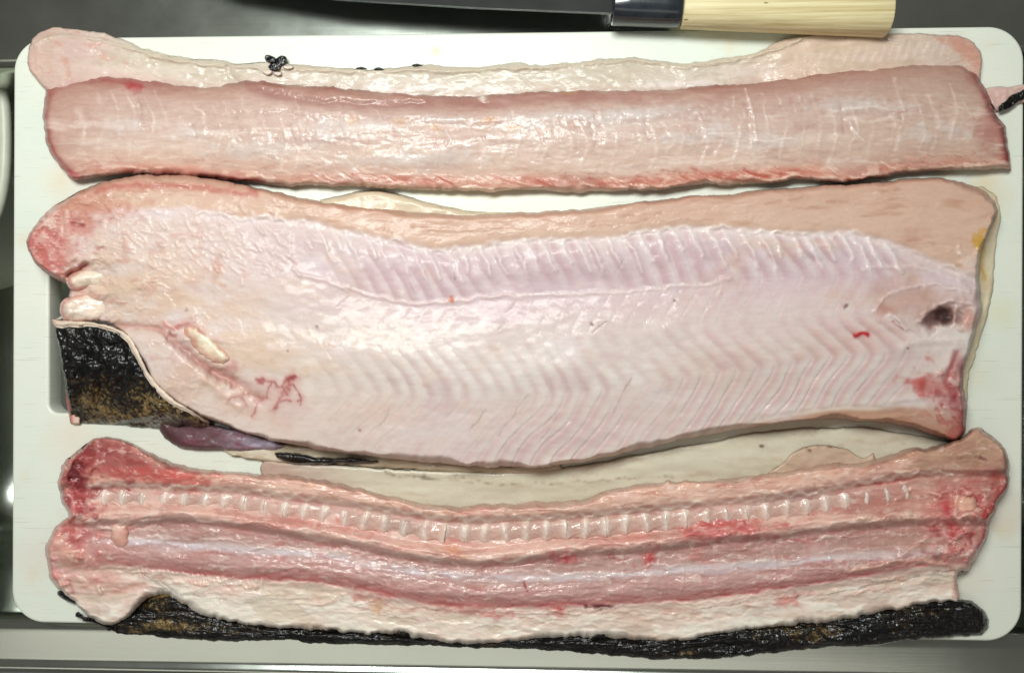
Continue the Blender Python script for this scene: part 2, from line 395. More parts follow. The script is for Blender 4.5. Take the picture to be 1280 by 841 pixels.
def wood_mat():
    m, nt, b = new_mat('pale_handle_wood')
    tc = N(nt, 'ShaderNodeTexCoord')
    mp = N(nt, 'ShaderNodeMapping'); mp.inputs['Scale'].default_value = (9, 480, 480)
    nt.links.new(tc.outputs['Object'], mp.inputs['Vector'])
    n = N(nt, 'ShaderNodeTexNoise', Scale=1.0, Detail=5.0, Roughness=0.62); nt.links.new(mp.outputs['Vector'], n.inputs['Vector'])
    r = N(nt, 'ShaderNodeValToRGB'); e = r.color_ramp.elements
    e[0].position = 0.28; e[0].color = (*srgb((196, 176, 122)), 1); e[1].position = 0.62; e[1].color = (*srgb((238, 226, 182)), 1)
    nt.links.new(n.outputs['Fac'], r.inputs['Fac'])
    v = N(nt, 'ShaderNodeTexVoronoi', Scale=1.0)
    mp2 = N(nt, 'ShaderNodeMapping'); mp2.inputs['Scale'].default_value = (60, 170, 170); nt.links.new(tc.outputs['Object'], mp2.inputs['Vector'])
    nt.links.new(mp2.outputs['Vector'], v.inputs['Vector'])
    r2 = N(nt, 'ShaderNodeValToRGB'); e = r2.color_ramp.elements
    e[0].position = 0.05; e[0].color = (0.35, 0.28, 0.2, 1); e[1].position = 0.11; e[1].color = (1, 1, 1, 1)
    nt.links.new(v.outputs['Distance'], r2.inputs['Fac'])
    mul = N(nt, 'ShaderNodeVectorMath', operation='MULTIPLY'); nt.links.new(r.outputs['Color'], mul.inputs[0]); nt.links.new(r2.outputs['Color'], mul.inputs[1])
    nt.links.new(mul.outputs['Vector'], b.inputs['Base Color'])
    bp = N(nt, 'ShaderNodeBump', Strength=0.25, Distance=0.0006); nt.links.new(n.outputs['Fac'], bp.inputs['Height'])
    nt.links.new(bp.outputs['Normal'], b.inputs['Normal']); b.inputs['Roughness'].default_value = 0.6
    return m
WOOD = wood_mat()

def plain(name, col, rough, noise=0.0, coat=0.0):
    m, nt, b = new_mat(name)
    tc = N(nt, 'ShaderNodeTexCoord'); n = N(nt, 'ShaderNodeTexNoise', Scale=120.0, Detail=5.0, Roughness=0.65)
    nt.links.new(tc.outputs['Object'], n.inputs['Vector'])
    r = N(nt, 'ShaderNodeValToRGB'); e = r.color_ramp.elements
    c = srgb(col); e[0].position = 0.3; e[0].color = (*(c * (1 - noise)), 1); e[1].position = 0.7; e[1].color = (*np.minimum(1, c * (1 + noise)), 1)
    nt.links.new(n.outputs['Fac'], r.inputs['Fac']); nt.links.new(r.outputs['Color'], b.inputs['Base Color'])
    bp = N(nt, 'ShaderNodeBump', Strength=0.1, Distance=0.0005); nt.links.new(n.outputs['Fac'], bp.inputs['Height']); nt.links.new(bp.outputs['Normal'], b.inputs['Normal'])
    b.inputs['Roughness'].default_value = rough; b.inputs['Coat Weight'].default_value = coat
    return m
HORN = plain('black_horn', (38, 44, 50), 0.22, 0.35, 0.4)
TUB = plain('white_tub_plastic', (205, 208, 190), 0.4, 0.05)

# ------------------------------------------------------------------ the sink
THK = 0.014
ZD = -THK - 0.0006
def rrect(x0, x1, y0, y1, r, n=10):
    pts = []
    for cx, cy, a0 in ((x1 - r, y1 - r, 0), (x0 + r, y1 - r, 90), (x0 + r, y0 + r, 180), (x1 - r, y0 + r, 270)):
        for k in range(n + 1):
            a = math.radians(a0 + 90 * k / n); pts.append((cx + r * math.cos(a), cy + r * math.sin(a)))
    return pts
def loft(name, loops, mat, cap=True, parent=None):
    n = len(loops[0][0]); vs_, fs = [], []
    for pts, z in loops: vs_ += [(x, y, z) for x, y in pts]
    for i in range(len(loops) - 1):
        for k in range(n):
            a, b = i * n + k, i * n + (k + 1) % n
            fs.append((a, b, b + n, a + n))
    if cap: fs.append(tuple(range((len(loops) - 1) * n, len(loops) * n)))
    return mesh_obj(name, vs_, fs, mat, parent)
yf = unp(np.array([100.]), np.array([786.]), ZD)[0, 1]       # front lip of the basin
yo = unp(np.array([100.]), np.array([826.]), ZD)[0, 1]       # front bead of the deck
yr = unp(np.array([640.]), np.array([62.]), ZD)[0, 1]
LP = []
for dz, gr in ((-0.06, 0.010), (-0.012, 0.010), (-0.004, 0.0092), (0.0, 0.0075), (0.0018, 0.0055), (0.0022, 0.004), (0.0016, 0.002), (0.0003, 0.0005), (0.0, -0.0006), (0.0, -0.0022)):
    LP.append((rrect(-0.75 - gr, 0.75 + gr, yo - gr, 0.6 + gr, 0.03), ZD + dz))
bx0, bx1 = -0.47, 0.42
for dz, ins in ((0, -0.0035), (0, -0.0005), (-0.0006, 0.0022), (-0.0026, 0.0045), (-0.006, 0.0062), (-0.011, 0.0068), (-0.12, 0.010), (-0.155, 0.014), (-0.175, 0.026), (-0.188, 0.048), (-0.192, 0.075), (-0.193, 0.12)):
    LP.append((rrect(bx0 + ins, bx1 - ins, yf + ins, yr - ins, 0.045 if ins < 0.05 else 0.03), ZD + dz))
sink = loft('sink', LP, STEEL)
sink['label'] = 'stainless steel sink and deck under the white cutting board'; sink['category'] = 'sink'; sink['kind'] = 'structure'

# tub at the left edge of the picture, standing in the sink
def superloop(cx, cy, ax, ay, p=2.6, n=96):
    out = []
    for k in range(n):
        t = 2 * math.pi * k / n; c, s = math.cos(t), math.sin(t)
        out.append((cx + ax * math.copysign(abs(c)**(2 / p), c), cy + ay * math.copysign(abs(s)**(2 / p), s)))
    return out
tz = -0.055
tp = unp(np.array([10.0]), np.array([175.]), tz)[0]
tl = []
for ax, z in ((0.110, -0.19), (0.120, -0.188), (0.128, -0.175), (0.138, tz - 0.012), (0.146, tz - 0.008), (0.149, tz - 0.004), (0.148, tz), (0.144, tz + 0.001), (0.139, tz - 0.003), (0.128, -0.17), (0.115, -0.184)):
    tl.append((superloop(tp[0] - 0.149, tp[1], ax, ax * 0.78), z))
tub = loft('dish_tub', tl, TUB)
tub['label'] = 'white rounded tub at the left edge beside the cutting board'; tub['category'] = 'tub'

# ------------------------------------------------------------------ cutting board
def board():
    ang = math.radians(-0.22); cx, cy, W, H = -0.0045, 0.0026, 0.5997, 0.3552
    cu = bpy.data.curves.new('cutting_board', 'CURVE'); cu.dimensions = '2D'; cu.fill_mode = 'BOTH'
    b = 0.0016
    def spline(pts):
        s = cu.splines.new('POLY'); s.points.add(len(pts) - 1); s.use_cyclic_u = True
        for p, (x, y) in zip(s.points, pts): p.co = (x, y, 0, 1)
    spline([(x * math.cos(ang) - y * math.sin(ang) + cx, x * math.sin(ang) + y * math.cos(ang) + cy)
            for x, y in rrect(-W / 2 + b, W / 2 - b, -H / 2 + b, H / 2 - b, 0.0185, 12)])
    a = unp(np.array([61., 124.]), np.array([516., 312.]), 0)
    spline(rrect(a[0, 0] - b, a[1, 0] + b, a[0, 1] - b, a[1, 1] + b, 0.0075, 8)[::-1])
    cu.extrude = THK / 2 - b; cu.bevel_depth = b; cu.bevel_resolution = 3
    t = bpy.data.objects.new('tmp', cu); COL.objects.link(t); t.location.z = -THK / 2
    bpy.context.view_layer.update()
    me = bpy.data.meshes.new_from_object(t.evaluated_get(bpy.context.evaluated_depsgraph_get()))
    bpy.data.objects.remove(t)
    for v in me.vertices: v.co.z -= THK / 2
    me.materials.clear(); me.materials.append(board_mat())
    o = bpy.data.objects.new('cutting_board', me); COL.objects.link(o)
    o['label'] = 'white plastic cutting board with a hand slot carrying the three pieces of fish'; o['category'] = 'cutting board'
    return o
board()

# ------------------------------------------------------------------ knife
knife = thing('kitchen_knife', 'kitchen knife with pale wooden handle and black ferrule lying above the board', 'knife')
def knife_build():
    # local frame: along the handle
    zc = 0.0125
    a = unp(np.array([852., 1110.]), np.array([8., 18.]), zc)
    ax = a[1] - a[0]; L = np.linalg.norm(ax); ax /= L; sd = np.cross([0, 0, 1], ax)
    def rod(name, s0, s1, ry, rz, mat, n=40, endr=0.0012, D=0.0, taper=1.0):
        rows = [(s0, 0.86), (s0 + endr * 0.4, 0.97), (s0 + endr, 1.0)] + [(s0 + (s1 - s0) * t, 1.0) for t in (0.25, 0.5, 0.75)] + [(s1 - endr, 1.0), (s1 - endr * 0.4, 0.97), (s1, 0.86)]
        V, Fc = [], []
        for s, k in rows:
            tp_ = 1 + (taper - 1) * (s - s0) / (s1 - s0)
            for j in range(n):
                t = 2 * math.pi * j / n; c, q = math.cos(t), math.sin(t)
                yy = ry * k * tp_ * math.copysign(abs(c)**0.85, c); zz = rz * k * tp_ * math.copysign(abs(q)**0.85, q)
                V.append(a[0] + ax * s + sd * yy + np.array([0, 0, zz]))
        for i in range(len(rows) - 1):
            for j in range(n):
                p, q = i * n + j, i * n + (j + 1) % n; Fc.append((p, q, q + n, p + n))
        Fc.append(tuple(range(n))[::-1]); Fc.append(tuple(range((len(rows) - 1) * n, len(rows) * n)))
        return mesh_obj(name, V, Fc, mat, knife)
    rod('handle', 0.0, L, 0.0122, 0.0112, WOOD, taper=1.02)
    rod('ferrule', -0.0395, -0.0001, 0.0119, 0.0109, HORN)
    # blade: a tapering plate, spine towards the board
    V, Fc = [], []
    prof = [(-0.039, -0.0055, 0.0055, 0.0016), (-0.0402, -0.0055, 0.0056, 0.0016), (-0.0406, -0.006, 0.030, 0.0015), (-0.12, -0.0058, 0.034, 0.0014), (-0.20, -0.004, 0.033, 0.0011), (-0.27, 0.004, 0.028, 0.0008), (-0.31, 0.019, 0.021, 0.0004)]
    for s, e0, e1, th in prof:
        for off, z in ((e0, th), (e1 - (e1 - e0) * 0.35, th * 0.9), (e1, 0.0001), (e1 - (e1 - e0) * 0.35, -th * 0.9), (e0, -th)):
            V.append(a[0] + ax * s + sd * off + np.array([0, 0, z - (off + .006) * .26]))
    for i in range(len(prof) - 1):
        for j in range(5):
            p, q = i * 5 + j, i * 5 + (j + 1) % 5; Fc.append((p, q, q + 5, p + 5))
    Fc.append((4, 3, 2, 1, 0)); m = (len(prof) - 1) * 5; Fc.append((m, m + 1, m + 2, m + 3, m + 4))
    mesh_obj('blade', V, Fc, BLADE, knife, smooth=False)
knife_build()
# ------------------------------------------------------------------ fish piece nearest the knife: boned loin
WHT = (232, 214, 204)
top_piece = thing('fish_fillet', 'long narrow boneless pink fillet with pale skin flap, nearest the knife', 'fish fillet', 'pieces of fish on the board')
t1 = '57,112 100,100 150,97 200,103 260,109 310,102 350,106 430,111 500,116 560,120 600,120 650,116 700,113 760,113 820,112 870,109 930,105 980,99 1030,91 1080,86 1130,82 1175,79 1205,83 1222,94'
b1 = '98,226 130,222 170,219 230,221 290,226 350,231 410,233 470,235 540,238 600,239 660,237 720,240 770,240 830,237 880,231 950,230 1010,225 1060,229 1100,223 1140,217 1200,214 1264,213'
s = Sheet('66,34 85,37 120,41 160,52 190,64 230,72 275,77 300,81 335,78 360,81 425,84 475,87 530,81 570,85 610,84 650,78 668,82 720,77 790,72 850,80 900,74 940,66 970,53 1010,43 1060,42 1150,42 1195,45 1218,54',
          '1218,54 1226,66 1227,85 1226,112',
          '60,120 120,118 300,122 600,136 900,124 1100,104 1226,112',
          '66,34 45,43 38,54 34,78 42,97 60,120', rag=1.6, seed=4)
x, y = s.x, s.y; yt = curve(t1)(x)
s.bands([(yt - 70, (206, 190, 172)), (yt - 34, (210, 198, 180)), (yt - 12, (222, 208, 196)), (yt + 2, (216, 186, 176))])
s.mix(sstep(190, 60, x) * 0.75, (206, 172, 162))
s.mix(sstep(900, 1000, x) * 0.7, (214, 186, 166))
s.mix(sstep(1080, 1180, x) * 0.5, (196, 178, 168))
s.mix(np.clip(fbm(x, y, 60, 30, 11), 0, 1) * 0.25, (194, 178, 154))
s.mix(np.clip(fbm(x, y, 40, 18, 12) - 0.1, 0, 1) * 0.5, (222, 204, 198))
s.mix(sstep(180, 280, x) * sstep(960, 860, x) * .5, (198, 188, 170))
s.blob(1205, 60, 26, 10, (196, 120, 100), 0.5, rot=25); s.blob(1216, 80, 8, 20, (205, 140, 120), 0.5)
s.blob(52, 75, 14, 30, (214, 178, 164), 0.6); s.blob(100, 60, 26, 12, (212, 180, 178), 0.5)
for xx, yy in ((545, 110), (615, 112), (480, 112), (840, 106), (880, 104)): s.blob(xx, yy, 24, 4, (236, 226, 222), 0.7)
for k in range(16): s.stroke([(1010 + k * 11, 84 - k), (1018 + k * 11, 66 - k)], 2.0, (232, 214, 206), 0.5, 0.0003)
s.h = 0.0028 + 0.0014 * fbm(x, y, 60, 34, 21) + 0.00025 * fbm(x, y, 20, 12, 22)
s.h += 0.0035 * sstep(200, 90, x) * sstep(34, 60, y) + 0.004 * sstep(940, 1020, x)
s.stroke('44,56 70,46 120,49 160,58 200,72 275,82 400,88 600,88 790,77 860,83 940,71 1000,50', 3, (206, 190, 168), 0.5, 0.0012)
s.stroke('205,103 160,85 130,72', 6, None, 0, -0.001); s.stroke('285,80 290,95 300,108', 5, None, 0, -0.0012)
s.flecks(70, 16, .3, (188, 172, 148), .3, 1, 0, 206); s.flecks(30, 9, .0, (224, 208, 192), .5, 1, .0003, 207, ridge=True, w=.1); s.flecks(14, 8, .45, (206, 150, 132), .5, sstep(220, 80, s.x) + sstep(1150, 1210, s.x), 0, 208)
s.build('skin_flap', SKIN_IN, top_piece, r=5)

s = Sheet(t1, '1222,94 1235,112 1244,140 1257,158 1258,178 1262,195 1264,213', b1, '57,112 55,140 56,165 63,188 75,208 88,222 98,226', rag=1.8, seed=6)
x, y, v = s.x, s.y, s.v; yt = curve(t1)(x); yb = curve(b1)(x)
f = (y - yt) / np.maximum(yb - yt, 5)
s.bands([(yt - 2, (146, 84, 72)), (yt + 7, (176, 130, 118)), (yt + 26, (194, 160, 150)), (yt + 58, (208, 180, 170)), (yb - 34, (214, 186, 172)), (yb - 20, (212, 176, 160)), (yb - 9, (208, 150, 132)), (yb - 1, (222, 196, 178))])
s.mix(sstep(180, 60, x) * 0.5, (186, 136, 122)); s.mix(sstep(980, 1180, x) * 0.45, (184, 150, 132))
s.mix(np.clip(fbm(x, y, 46, 16, 31), 0, 1) * 0.35, (178, 138, 128))
s.mix(np.clip(fbm(x, y, 70, 22, 32) - 0.05, 0, 1) * 0.55, (208, 180, 166))
s.mix(np.clip(fbm(x, y, 16, 8, 33) - 0.25, 0, 1) * 0.5 * sstep(.25, .5, f), (222, 200, 192))
# silvery patches of fascia
for xx, yy, rx, ry in ((415, 155, 28, 8), (410, 172, 20, 6), (455, 158, 40, 6), (240, 165, 16, 8), (150, 158, 20, 10), (650, 158, 30, 7), (700, 145, 60, 6), (770, 150, 40, 8), (810, 140, 50, 7), (850, 172, 30, 6), (560, 150, 26, 5), (1060, 130, 40, 7), (1105, 136, 34, 5), (1150, 168, 20, 8), (1195, 165, 16, 10), (960, 175, 40, 8), (890, 165, 20, 12), (330, 185, 50, 8), (520, 200, 70, 8)):
    s.blob(xx, yy, rx, ry, (208, 198, 198), 0.6, 0.0003, rot=-3, seed=int(xx))
# septa
random.seed(5)
for k in range(54):
    xx = 100 + k * 21 + random.uniform(-5, 5); m = 0.55 + 0.15 * math.sin(k * 1.7)
    y0 = float(curve(t1)(xx)) + 14; y1 = float(curve(b1)(xx)) - 18
    y0 += random.uniform(0, 30); y1 -= random.uniform(0, 25)
    s.stroke([(xx - 6, y0), (xx + 5, (y0 + y1) / 2), (xx - 4, y1)], random.uniform(1.4, 3), (228, 206, 198), m * random.uniform(.6, 1.2), 0.0003, brk=0.7, seed=k, warp=3)
    if k % 3 == 0: s.stroke([(xx + 9, y0 + 10), (xx + 15, (y0 + y1) / 2)], 3, (168, 122, 118), 0.3, -0.0003, brk=0.5, seed=k)
# red fringe along the lower edge with slanting fibres
s.mix(np.exp(-((y - (yb - 11)) / 6)**2) * sstep(380, 520, x) * (0.45 + 0.4 * fbm(x, y, 60, 20, 39)), (192, 98, 80))
for k in range(90):
    xx = random.uniform(400, 1180); yy = float(curve(b1)(xx)); l = random.uniform(.5, 1.3); d0 = random.uniform(-3, 5)
    s.stroke([(xx - 13 * l, yy - 15 + d0 - 3 * l), (xx + 2, yy - 11 + d0), (xx + 18 * l, yy - 8 + d0)], random.uniform(1.2, 2.2), random.choice(((230, 184, 166), (224, 170, 150), (186, 84, 70), (236, 204, 188))), random.uniform(.3, .75), random.uniform(-.0004, .0009), seed=k)
# thickness
s.h = 0.0135 * (0.62 + 0.38 * np.sin(np.pi * np.clip(f, 0, 1)**0.8)) + 0.0007 * fbm(x, y, 70, 26, 35) + 0.00005 * fbm(x, y, 12, 7, 36) + s.h
s.h -= 0.0018 * np.exp(-((f - 0.34) / 0.08)**2) * (0.5 + 0.5 * fbm(x, y, 120, 60, 37))
s.stroke('300,102 340,116 400,128 470,132 540,128', 6, (158, 104, 98), 0.4, -0.0016)
s.stroke('560,122 600,130 660,124 720,120 800,120', 7, (164, 106, 100), 0.5, -0.001)
s.stroke('930,112 940,135 945,160 948,178', 1.6, (226, 204, 196), 0.7, 0.0006); s.stroke('1058,150 1070,165 1080,180', 2, (222, 204, 200), 0.7, 0.0006)
s.stroke('945,176 990,174', 1.6, (224, 206, 200), 0.6, 0.0005); s.stroke('1040,138 1090,136 1130,138', 2, (226, 212, 208), 0.6, 0.0005)
# blooded ends
s.stroke('57,112 55,140 56,165 63,188 75,208 90,222', 8, (166, 80, 74), 0.75); s.stroke('62,190 78,210 100,224', 6, (196, 70, 78), 0.7)
s.stroke('60,112 100,102 150,99 240,106', 6, (168, 84, 80), 0.75); s.blob(165, 107, 8, 5, (176, 52, 60), 0.8)
s.stroke('1222,94 1235,112 1246,140 1257,160 1258,180 1264,212', 9, (146, 48, 46), 0.9); s.blob(1248, 160, 22, 30, (160, 84, 78), 0.5); s.stroke('1262,196 1265,212', 8, (170, 50, 50), 0.8)
s.stroke('1120,222 1180,214 1262,206', 5, (222, 190, 168), 0.85, 0.0008); s.stroke('160,216 230,217 330,227', 5, (176, 84, 78), 0.75)
s.stroke('1060,224 1120,226 1160,220', 5, (186, 96, 80), 0.7); s.blob(712, 108 + 6, 6, 4, (190, 130, 70), 0.7); s.blob(605, 122, 4, 4, (240, 230, 220), 0.9, 0.001)
for xx, yy in ((500, 153), (440, 152), (545, 158), (612, 150), (640, 160)): s.blob(xx, yy, 8, 4, (206, 152, 104), 0.55)
s.flecks(130, 12, .15, (226, 208, 202), .4, sstep(.2, .4, f), .0001, 201, w=.5)
s.flecks(90, 16, .30, (182, 144, 134), .35, 1, 0, 202, w=.5)
s.flecks(26, 7, .45, (232, 214, 206), .35, sstep(.25, .45, f), .0001, 203)
s.flecks(30, 10, .1, (172, 84, 74), .45, sstep(.72, .85, f), 0, 204, ridge=True, w=.14)
s.flecks(26, 6, .25, (232, 208, 192), .6, sstep(.82, .95, f), .0004, 205)
s.build('flesh', FLESH, top_piece, r=9, base=0.0012, desat=.12, gain=np.array([1.02, 1.025, 1.01]))

# ragged hole rim of black skin and the tail of skin at the right end
for k, (px, py, rx_, ry_, rot_) in enumerate(((338, 74, 8, 5, 15), (351, 76, 8, 6, -12), (344, 83, 9, 5, -8))):
    q_ = [(px + rx_ * math.cos(math.radians(t)) * 1.0, py + ry_ * math.sin(math.radians(t)) + rx_ * math.cos(math.radians(t)) * math.tan(math.radians(rot_))) for t in range(-135, 226, 15)]
    s = Sheet(q_[0:7], q_[6:13], q_[12:19][::-1], q_[18:25][::-1], step=0.8, rag=1.6, seed=60 + k)
    s.h = 0.0018 + 0.0005 * fbm(s.x, s.y, 12, 9, 41); s.c[:] = (52, 52, 52); s.build('black_skin_tatter', BLACK, top_piece, r=4, base=0.003)
for k, (px, py, r_) in enumerate(((334, 90, 6), (347, 92, 5), (360, 84, 6))):
    s = Sheet([(px - r_, py - 2), (px, py - r_ * .6), (px + r_, py - 2)], [(px + r_, py - 2), (px + r_, py + 2)], [(px - r_, py + 2), (px, py + r_ * .6), (px + r_, py + 2)], [(px - r_, py - 2), (px - r_, py + 2)], step=0.8, rag=1.4, seed=k)
    s.h = np.full(len(s.x), 0.0022); s.c[:] = (222, 206, 194); s.build('skin_shred', SKIN_IN, top_piece, r=3, base=0.003)
s = Sheet('1226,112 1245,108 1262,109 1290,104', '1290,104 1292,118 1290,128', '1244,140 1256,140 1270,132 1290,128', '1226,112 1236,126 1244,140', step=1.1, rag=1.0, seed=12)
s.c[:] = (214, 182, 172); s.mix(np.clip(fbm(s.x, s.y, 14, 8, 3), 0, 1) * 0.4, (196, 150, 146)); s.h = 0.0035 + 0.001 * fbm(s.x, s.y, 18, 12, 44); s.build('skin_tail', SKIN_IN, top_piece, r=4)
s = Sheet('1247,134 1258,124 1270,116 1292,106', '1292,106 1292,118', '1249,141 1262,136 1274,128 1292,118', '1247,134 1249,141', step=0.9, rag=1.2, seed=13)
s.c[:] = (55, 55, 55); s.h = 0.004 + 0.0008 * fbm(s.x, s.y, 8, 8, 45); s.build('black_skin', BLACK, top_piece, r=4, base=0.002)
for xx, yy in ((452, 86), (474, 87), (522, 82)):
    s = Sheet([(xx - 7, yy - 1), (xx, yy - 2.5), (xx + 7, yy)], [(xx + 7, yy), (xx + 7, yy + 1)], [(xx - 7, yy + 1), (xx, yy + 1.5), (xx + 7, yy + 1)], [(xx - 7, yy - 1), (xx - 7, yy + 1)], step=0.7, rag=0.6, seed=int(xx))
    s.c[:] = (50, 50, 50); s.h = np.full(len(s.x), 0.0022); s.build('black_skin_tatter', BLACK, top_piece, r=2, base=0.002)
# ------------------------------------------------------------------ middle piece: opened belly side
mid_piece = thing('fish_fillet', 'broad fillet with white belly lining and dark mottled fold of skin, middle of three pieces', 'fish fillet', 'pieces of fish on the board')
# thin skin showing past its right end and its lower edge
s = Sheet('1200,235 1228,234 1246,246', '1246,246 1250,270 1244,320 1238,380 1224,430 1210,470 1206,520 1196,548', '1150,500 1170,530 1196,548', '1200,235 1190,350 1170,450 1150,500', step=1.6, rag=1.6, seed=51)
s.c[:] = (212, 200, 172); s.mix(np.clip(fbm(s.x, s.y, 20, 30, 51), 0, 1) * 0.5, (214, 180, 140)); s.stroke('1230,290 1226,320 1230,350', 4, (186, 140, 60), 0.6)
s.h = 0.003 + 0.0008 * fbm(s.x, s.y, 20, 30, 52); s.build('skin_edge', SKIN_IN, mid_piece, r=4)
s = Sheet('198,524 250,527 300,538 340,548 360,556', '360,556 345,564', '206,548 226,560 262,562 300,562 345,564', '198,524 200,538 206,548', step=1.2, rag=1.2, seed=53)
s.c[:] = (104, 74, 80); s.mix(sstep(250, 330, s.x), (160, 148, 164)); s.mix(np.clip(fbm(s.x, s.y, 12, 8, 53) - .1, 0, 1) * .7, (126, 66, 80)); s.mix(sstep(235, 200, s.x) * .8, (78, 48, 52))
s.h = 0.008 + 0.0012 * fbm(s.x, s.y, 18, 10, 54); s.build('belly_membrane', MEMB, mid_piece, r=12)
s = Sheet('270,556 330,552 420,560 520,572 620,580 700,578', '700,578 704,586', '290,570 340,578 420,580 480,584 560,590 640,592 704,586', '270,556 290,570', step=1.4, rag=1.4, seed=55)
s.c[:] = (196, 182, 158); s.mix(np.clip(fbm(s.x, s.y, 30, 8, 55), 0, 1) * .5, (168, 150, 124)); s.stroke('290,560 330,566 345,574', 5, (226, 216, 198), .8)
s.h = 0.0035 + 0.001 * fbm(s.x, s.y, 30, 12, 56); s.build('skin_edge', SKIN_IN, mid_piece, r=5)
s = Sheet('342,566 365,564 400,570 440,572 472,575', '472,575 474,578', '345,572 362,580 400,580 440,580 474,578', '342,566 345,572', step=1.0, rag=1.6, seed=57)
s.c[:] = (60, 60, 60); s.h = 0.0045 + 0.0008 * fbm(s.x, s.y, 10, 6, 57); s.build('black_skin', BLACK, mid_piece, r=5, base=0.003)

s = Sheet('400,252 425,246 450,240 475,239 505,245 540,255 585,264 640,266', '640,266 640,274', '400,262 500,272 640,274', '400,250 400,262', step=1.3, rag=.8, seed=58)
s.c[:] = (214, 198, 172); s.stroke('505,244 540,255 600,266', 2, (140, 120, 96), .6); s.mix(np.clip(fbm(s.x, s.y, 30, 10, 8), 0, 1) * .4, (190, 160, 136)); s.h = .006 + .0006 * fbm(s.x, s.y, 30, 12, 9); s.build('skin_flap', SKIN_IN, mid_piece, r=6)
t2 = '85,247 105,236 130,227 165,221 200,219 250,221 290,227 330,236 365,245 400,252 450,259 500,264 560,268 600,267 660,265 720,262 780,255 840,248 900,243 960,237 1010,233 1060,230 1110,227 1150,222 1190,224 1225,236 1244,252'
b2 = '64,401 100,402 140,409 163,423 175,448 190,475 215,500 240,515 268,527 300,539 350,553 400,562 480,573 560,580 620,584 680,582 740,575 800,562 880,545 950,532 1000,526 1060,525 1120,530 1160,541 1195,551'
s = Sheet(t2, '1244,252 1247,266 1238,286 1228,310 1225,345 1228,385 1222,405 1212,440 1204,470 1208,510 1206,540 1195,551', b2,
          '85,247 62,262 48,278 34,298 34,312 48,334 66,347 80,353 86,362 84,374 80,386 74,395 64,401', rag=1.3, seed=15)
x, y = s.x, s.y; yt = curve(t2)(x); yb = curve(b2)(x)
MB = curve('0,268 150,262 240,264 300,272 360,276 400,282 430,291 500,304 545,315 600,310 650,301 720,301 780,298 800,291 850,286 900,286 960,291 1010,293 1060,292 1100,302 1140,316 1180,332 1215,345 1260,350')
CM = curve('0,330 375,345 420,355 470,370 520,380 560,378 600,372 680,368 760,365 850,358 910,350 1000,346 1100,345 1260,350')
AX = curve('0,405 400,420 600,420 800,412 900,402 1000,396 1100,392 1260,390')
AP = curve('0,470 400,490 640,496 800,480 960,455 1060,440 1260,430')
LB = curve('0,700 420,590 620,586 700,580 760,570 850,553 900,541 950,527 1000,516 1060,509 1150,502 1210,505')
mb, cm, ax_, ap, lb = MB(x) + 3 * fbm(x, y, 34, 40, 210, 3), CM(x), AX(x) + 3 * fbm(x, y, 70, 60, 211, 2), AP(x) + 4 * fbm(x, y, 80, 60, 212, 2), LB(x) + 3 * fbm(x, y, 40, 40, 213, 3)
s.bands([(yt - 2, (196, 146, 126)), (yt + 10, (216, 180, 160)), (mb - 8, (220, 188, 168)), (mb + 2, (230, 212, 212)), (mb + 25, (214, 190, 198)), (cm - 4, (216, 192, 200)), (cm + 14, (218, 196, 198)), (ax_, (222, 206, 202)), (ap - 15, (230, 218, 210)), (ap + 30, (226, 208, 200)), (lb - 20, (220, 200, 192)), (lb, (230, 212, 198)), (lb + 8, (186, 142, 116)), (yb + 3, (178, 126, 104))])
left = sstep(430, 250, x)
s.mix(left * sstep(mb + 5, mb + 25, y) * 0.55, (228, 206, 198))
s.mix(np.clip(fbm(x, y, 90, 50, 61), 0, 1) * 0.35 * sstep(mb, mb + 10, y), (226, 214, 214))
s.mix(np.clip(fbm(x, y, 70, 40, 62), 0, 1) * 0.30 * sstep(mb, mb + 10, y), (218, 192, 186))
s.mix(np.clip(fbm(x, y, 60, 18, 63), 0, 1) * 0.3 * sstep(mb + 4, mb - 6, y), (204, 160, 138))
s.mix(np.clip(fbm(x, y, 26, 10, 64) - .1, 0, 1) * 0.5 * sstep(mb + 4, mb - 6, y), (220, 186, 168))
# zigzag muscle segments seen through the lining
sm = lambda q: 0.45 * np.clip(q, 0, 1) + 0.55 * sstep(0, 1, q)
g = np.where(y < cm, 32 * sm((y - mb) / np.maximum(cm - mb, 5)), 0)
g = np.where((y >= cm) & (y < ax_), 32 - 26 * sm((y - cm) / np.maximum(ax_ - cm, 5)), g)
g = np.where((y >= ax_) & (y < ap), 6 + 44 * sm((y - ax_) / np.maximum(ap - ax_, 5)), g)
g = np.where(y >= ap, 50 - 66 * sm((y - ap) / 92.0), g)
g = g + 0 * y
ph = (x - g + 12 * fbm(x, y, 220, 140, 65, 2) + 1.6 * fbm(x, y, 26, 26, 66, 2)) / 23.0
t = ph - np.floor(ph)
inside = sstep(mb - 1, mb + 6, y) * sstep(lb + 2, lb - 6, y)
reg = inside * sstep(360, 470, x) * sstep(1190, 1080, x)
reg = reg * (1 - 0.6 * sstep(cm - 8, cm + 6, y) * sstep(ax_ + 30, ax_ - 4, y))
reg = reg * (0.3 + 0.7 * np.clip(0.55 + 1.3 * fbm(x, y, 90, 60, 67), 0, 1)) * (0.75 + 0.25 * sstep(430, 700, x) + 0.2 * sstep(780, 950, x))
line = np.exp(-(np.minimum(t, 1 - t) / (0.075 + 0.06 * np.clip(fbm(x, y, 50, 40, 72, 2), -.6, 1)))**2)
side = np.exp(-((t - 0.16) / 0.10)**2)
up = sstep(cm + 2, cm - 30, y)
soft = 0.5 - 0.5 * np.cos(2 * np.pi * t)
s.mix(line * reg * (0.20 + 0.50 * up), (242, 232, 232))
s.mix((1 - soft) ** 2 * reg * 0.20 + soft * 0, (196, 164, 166))
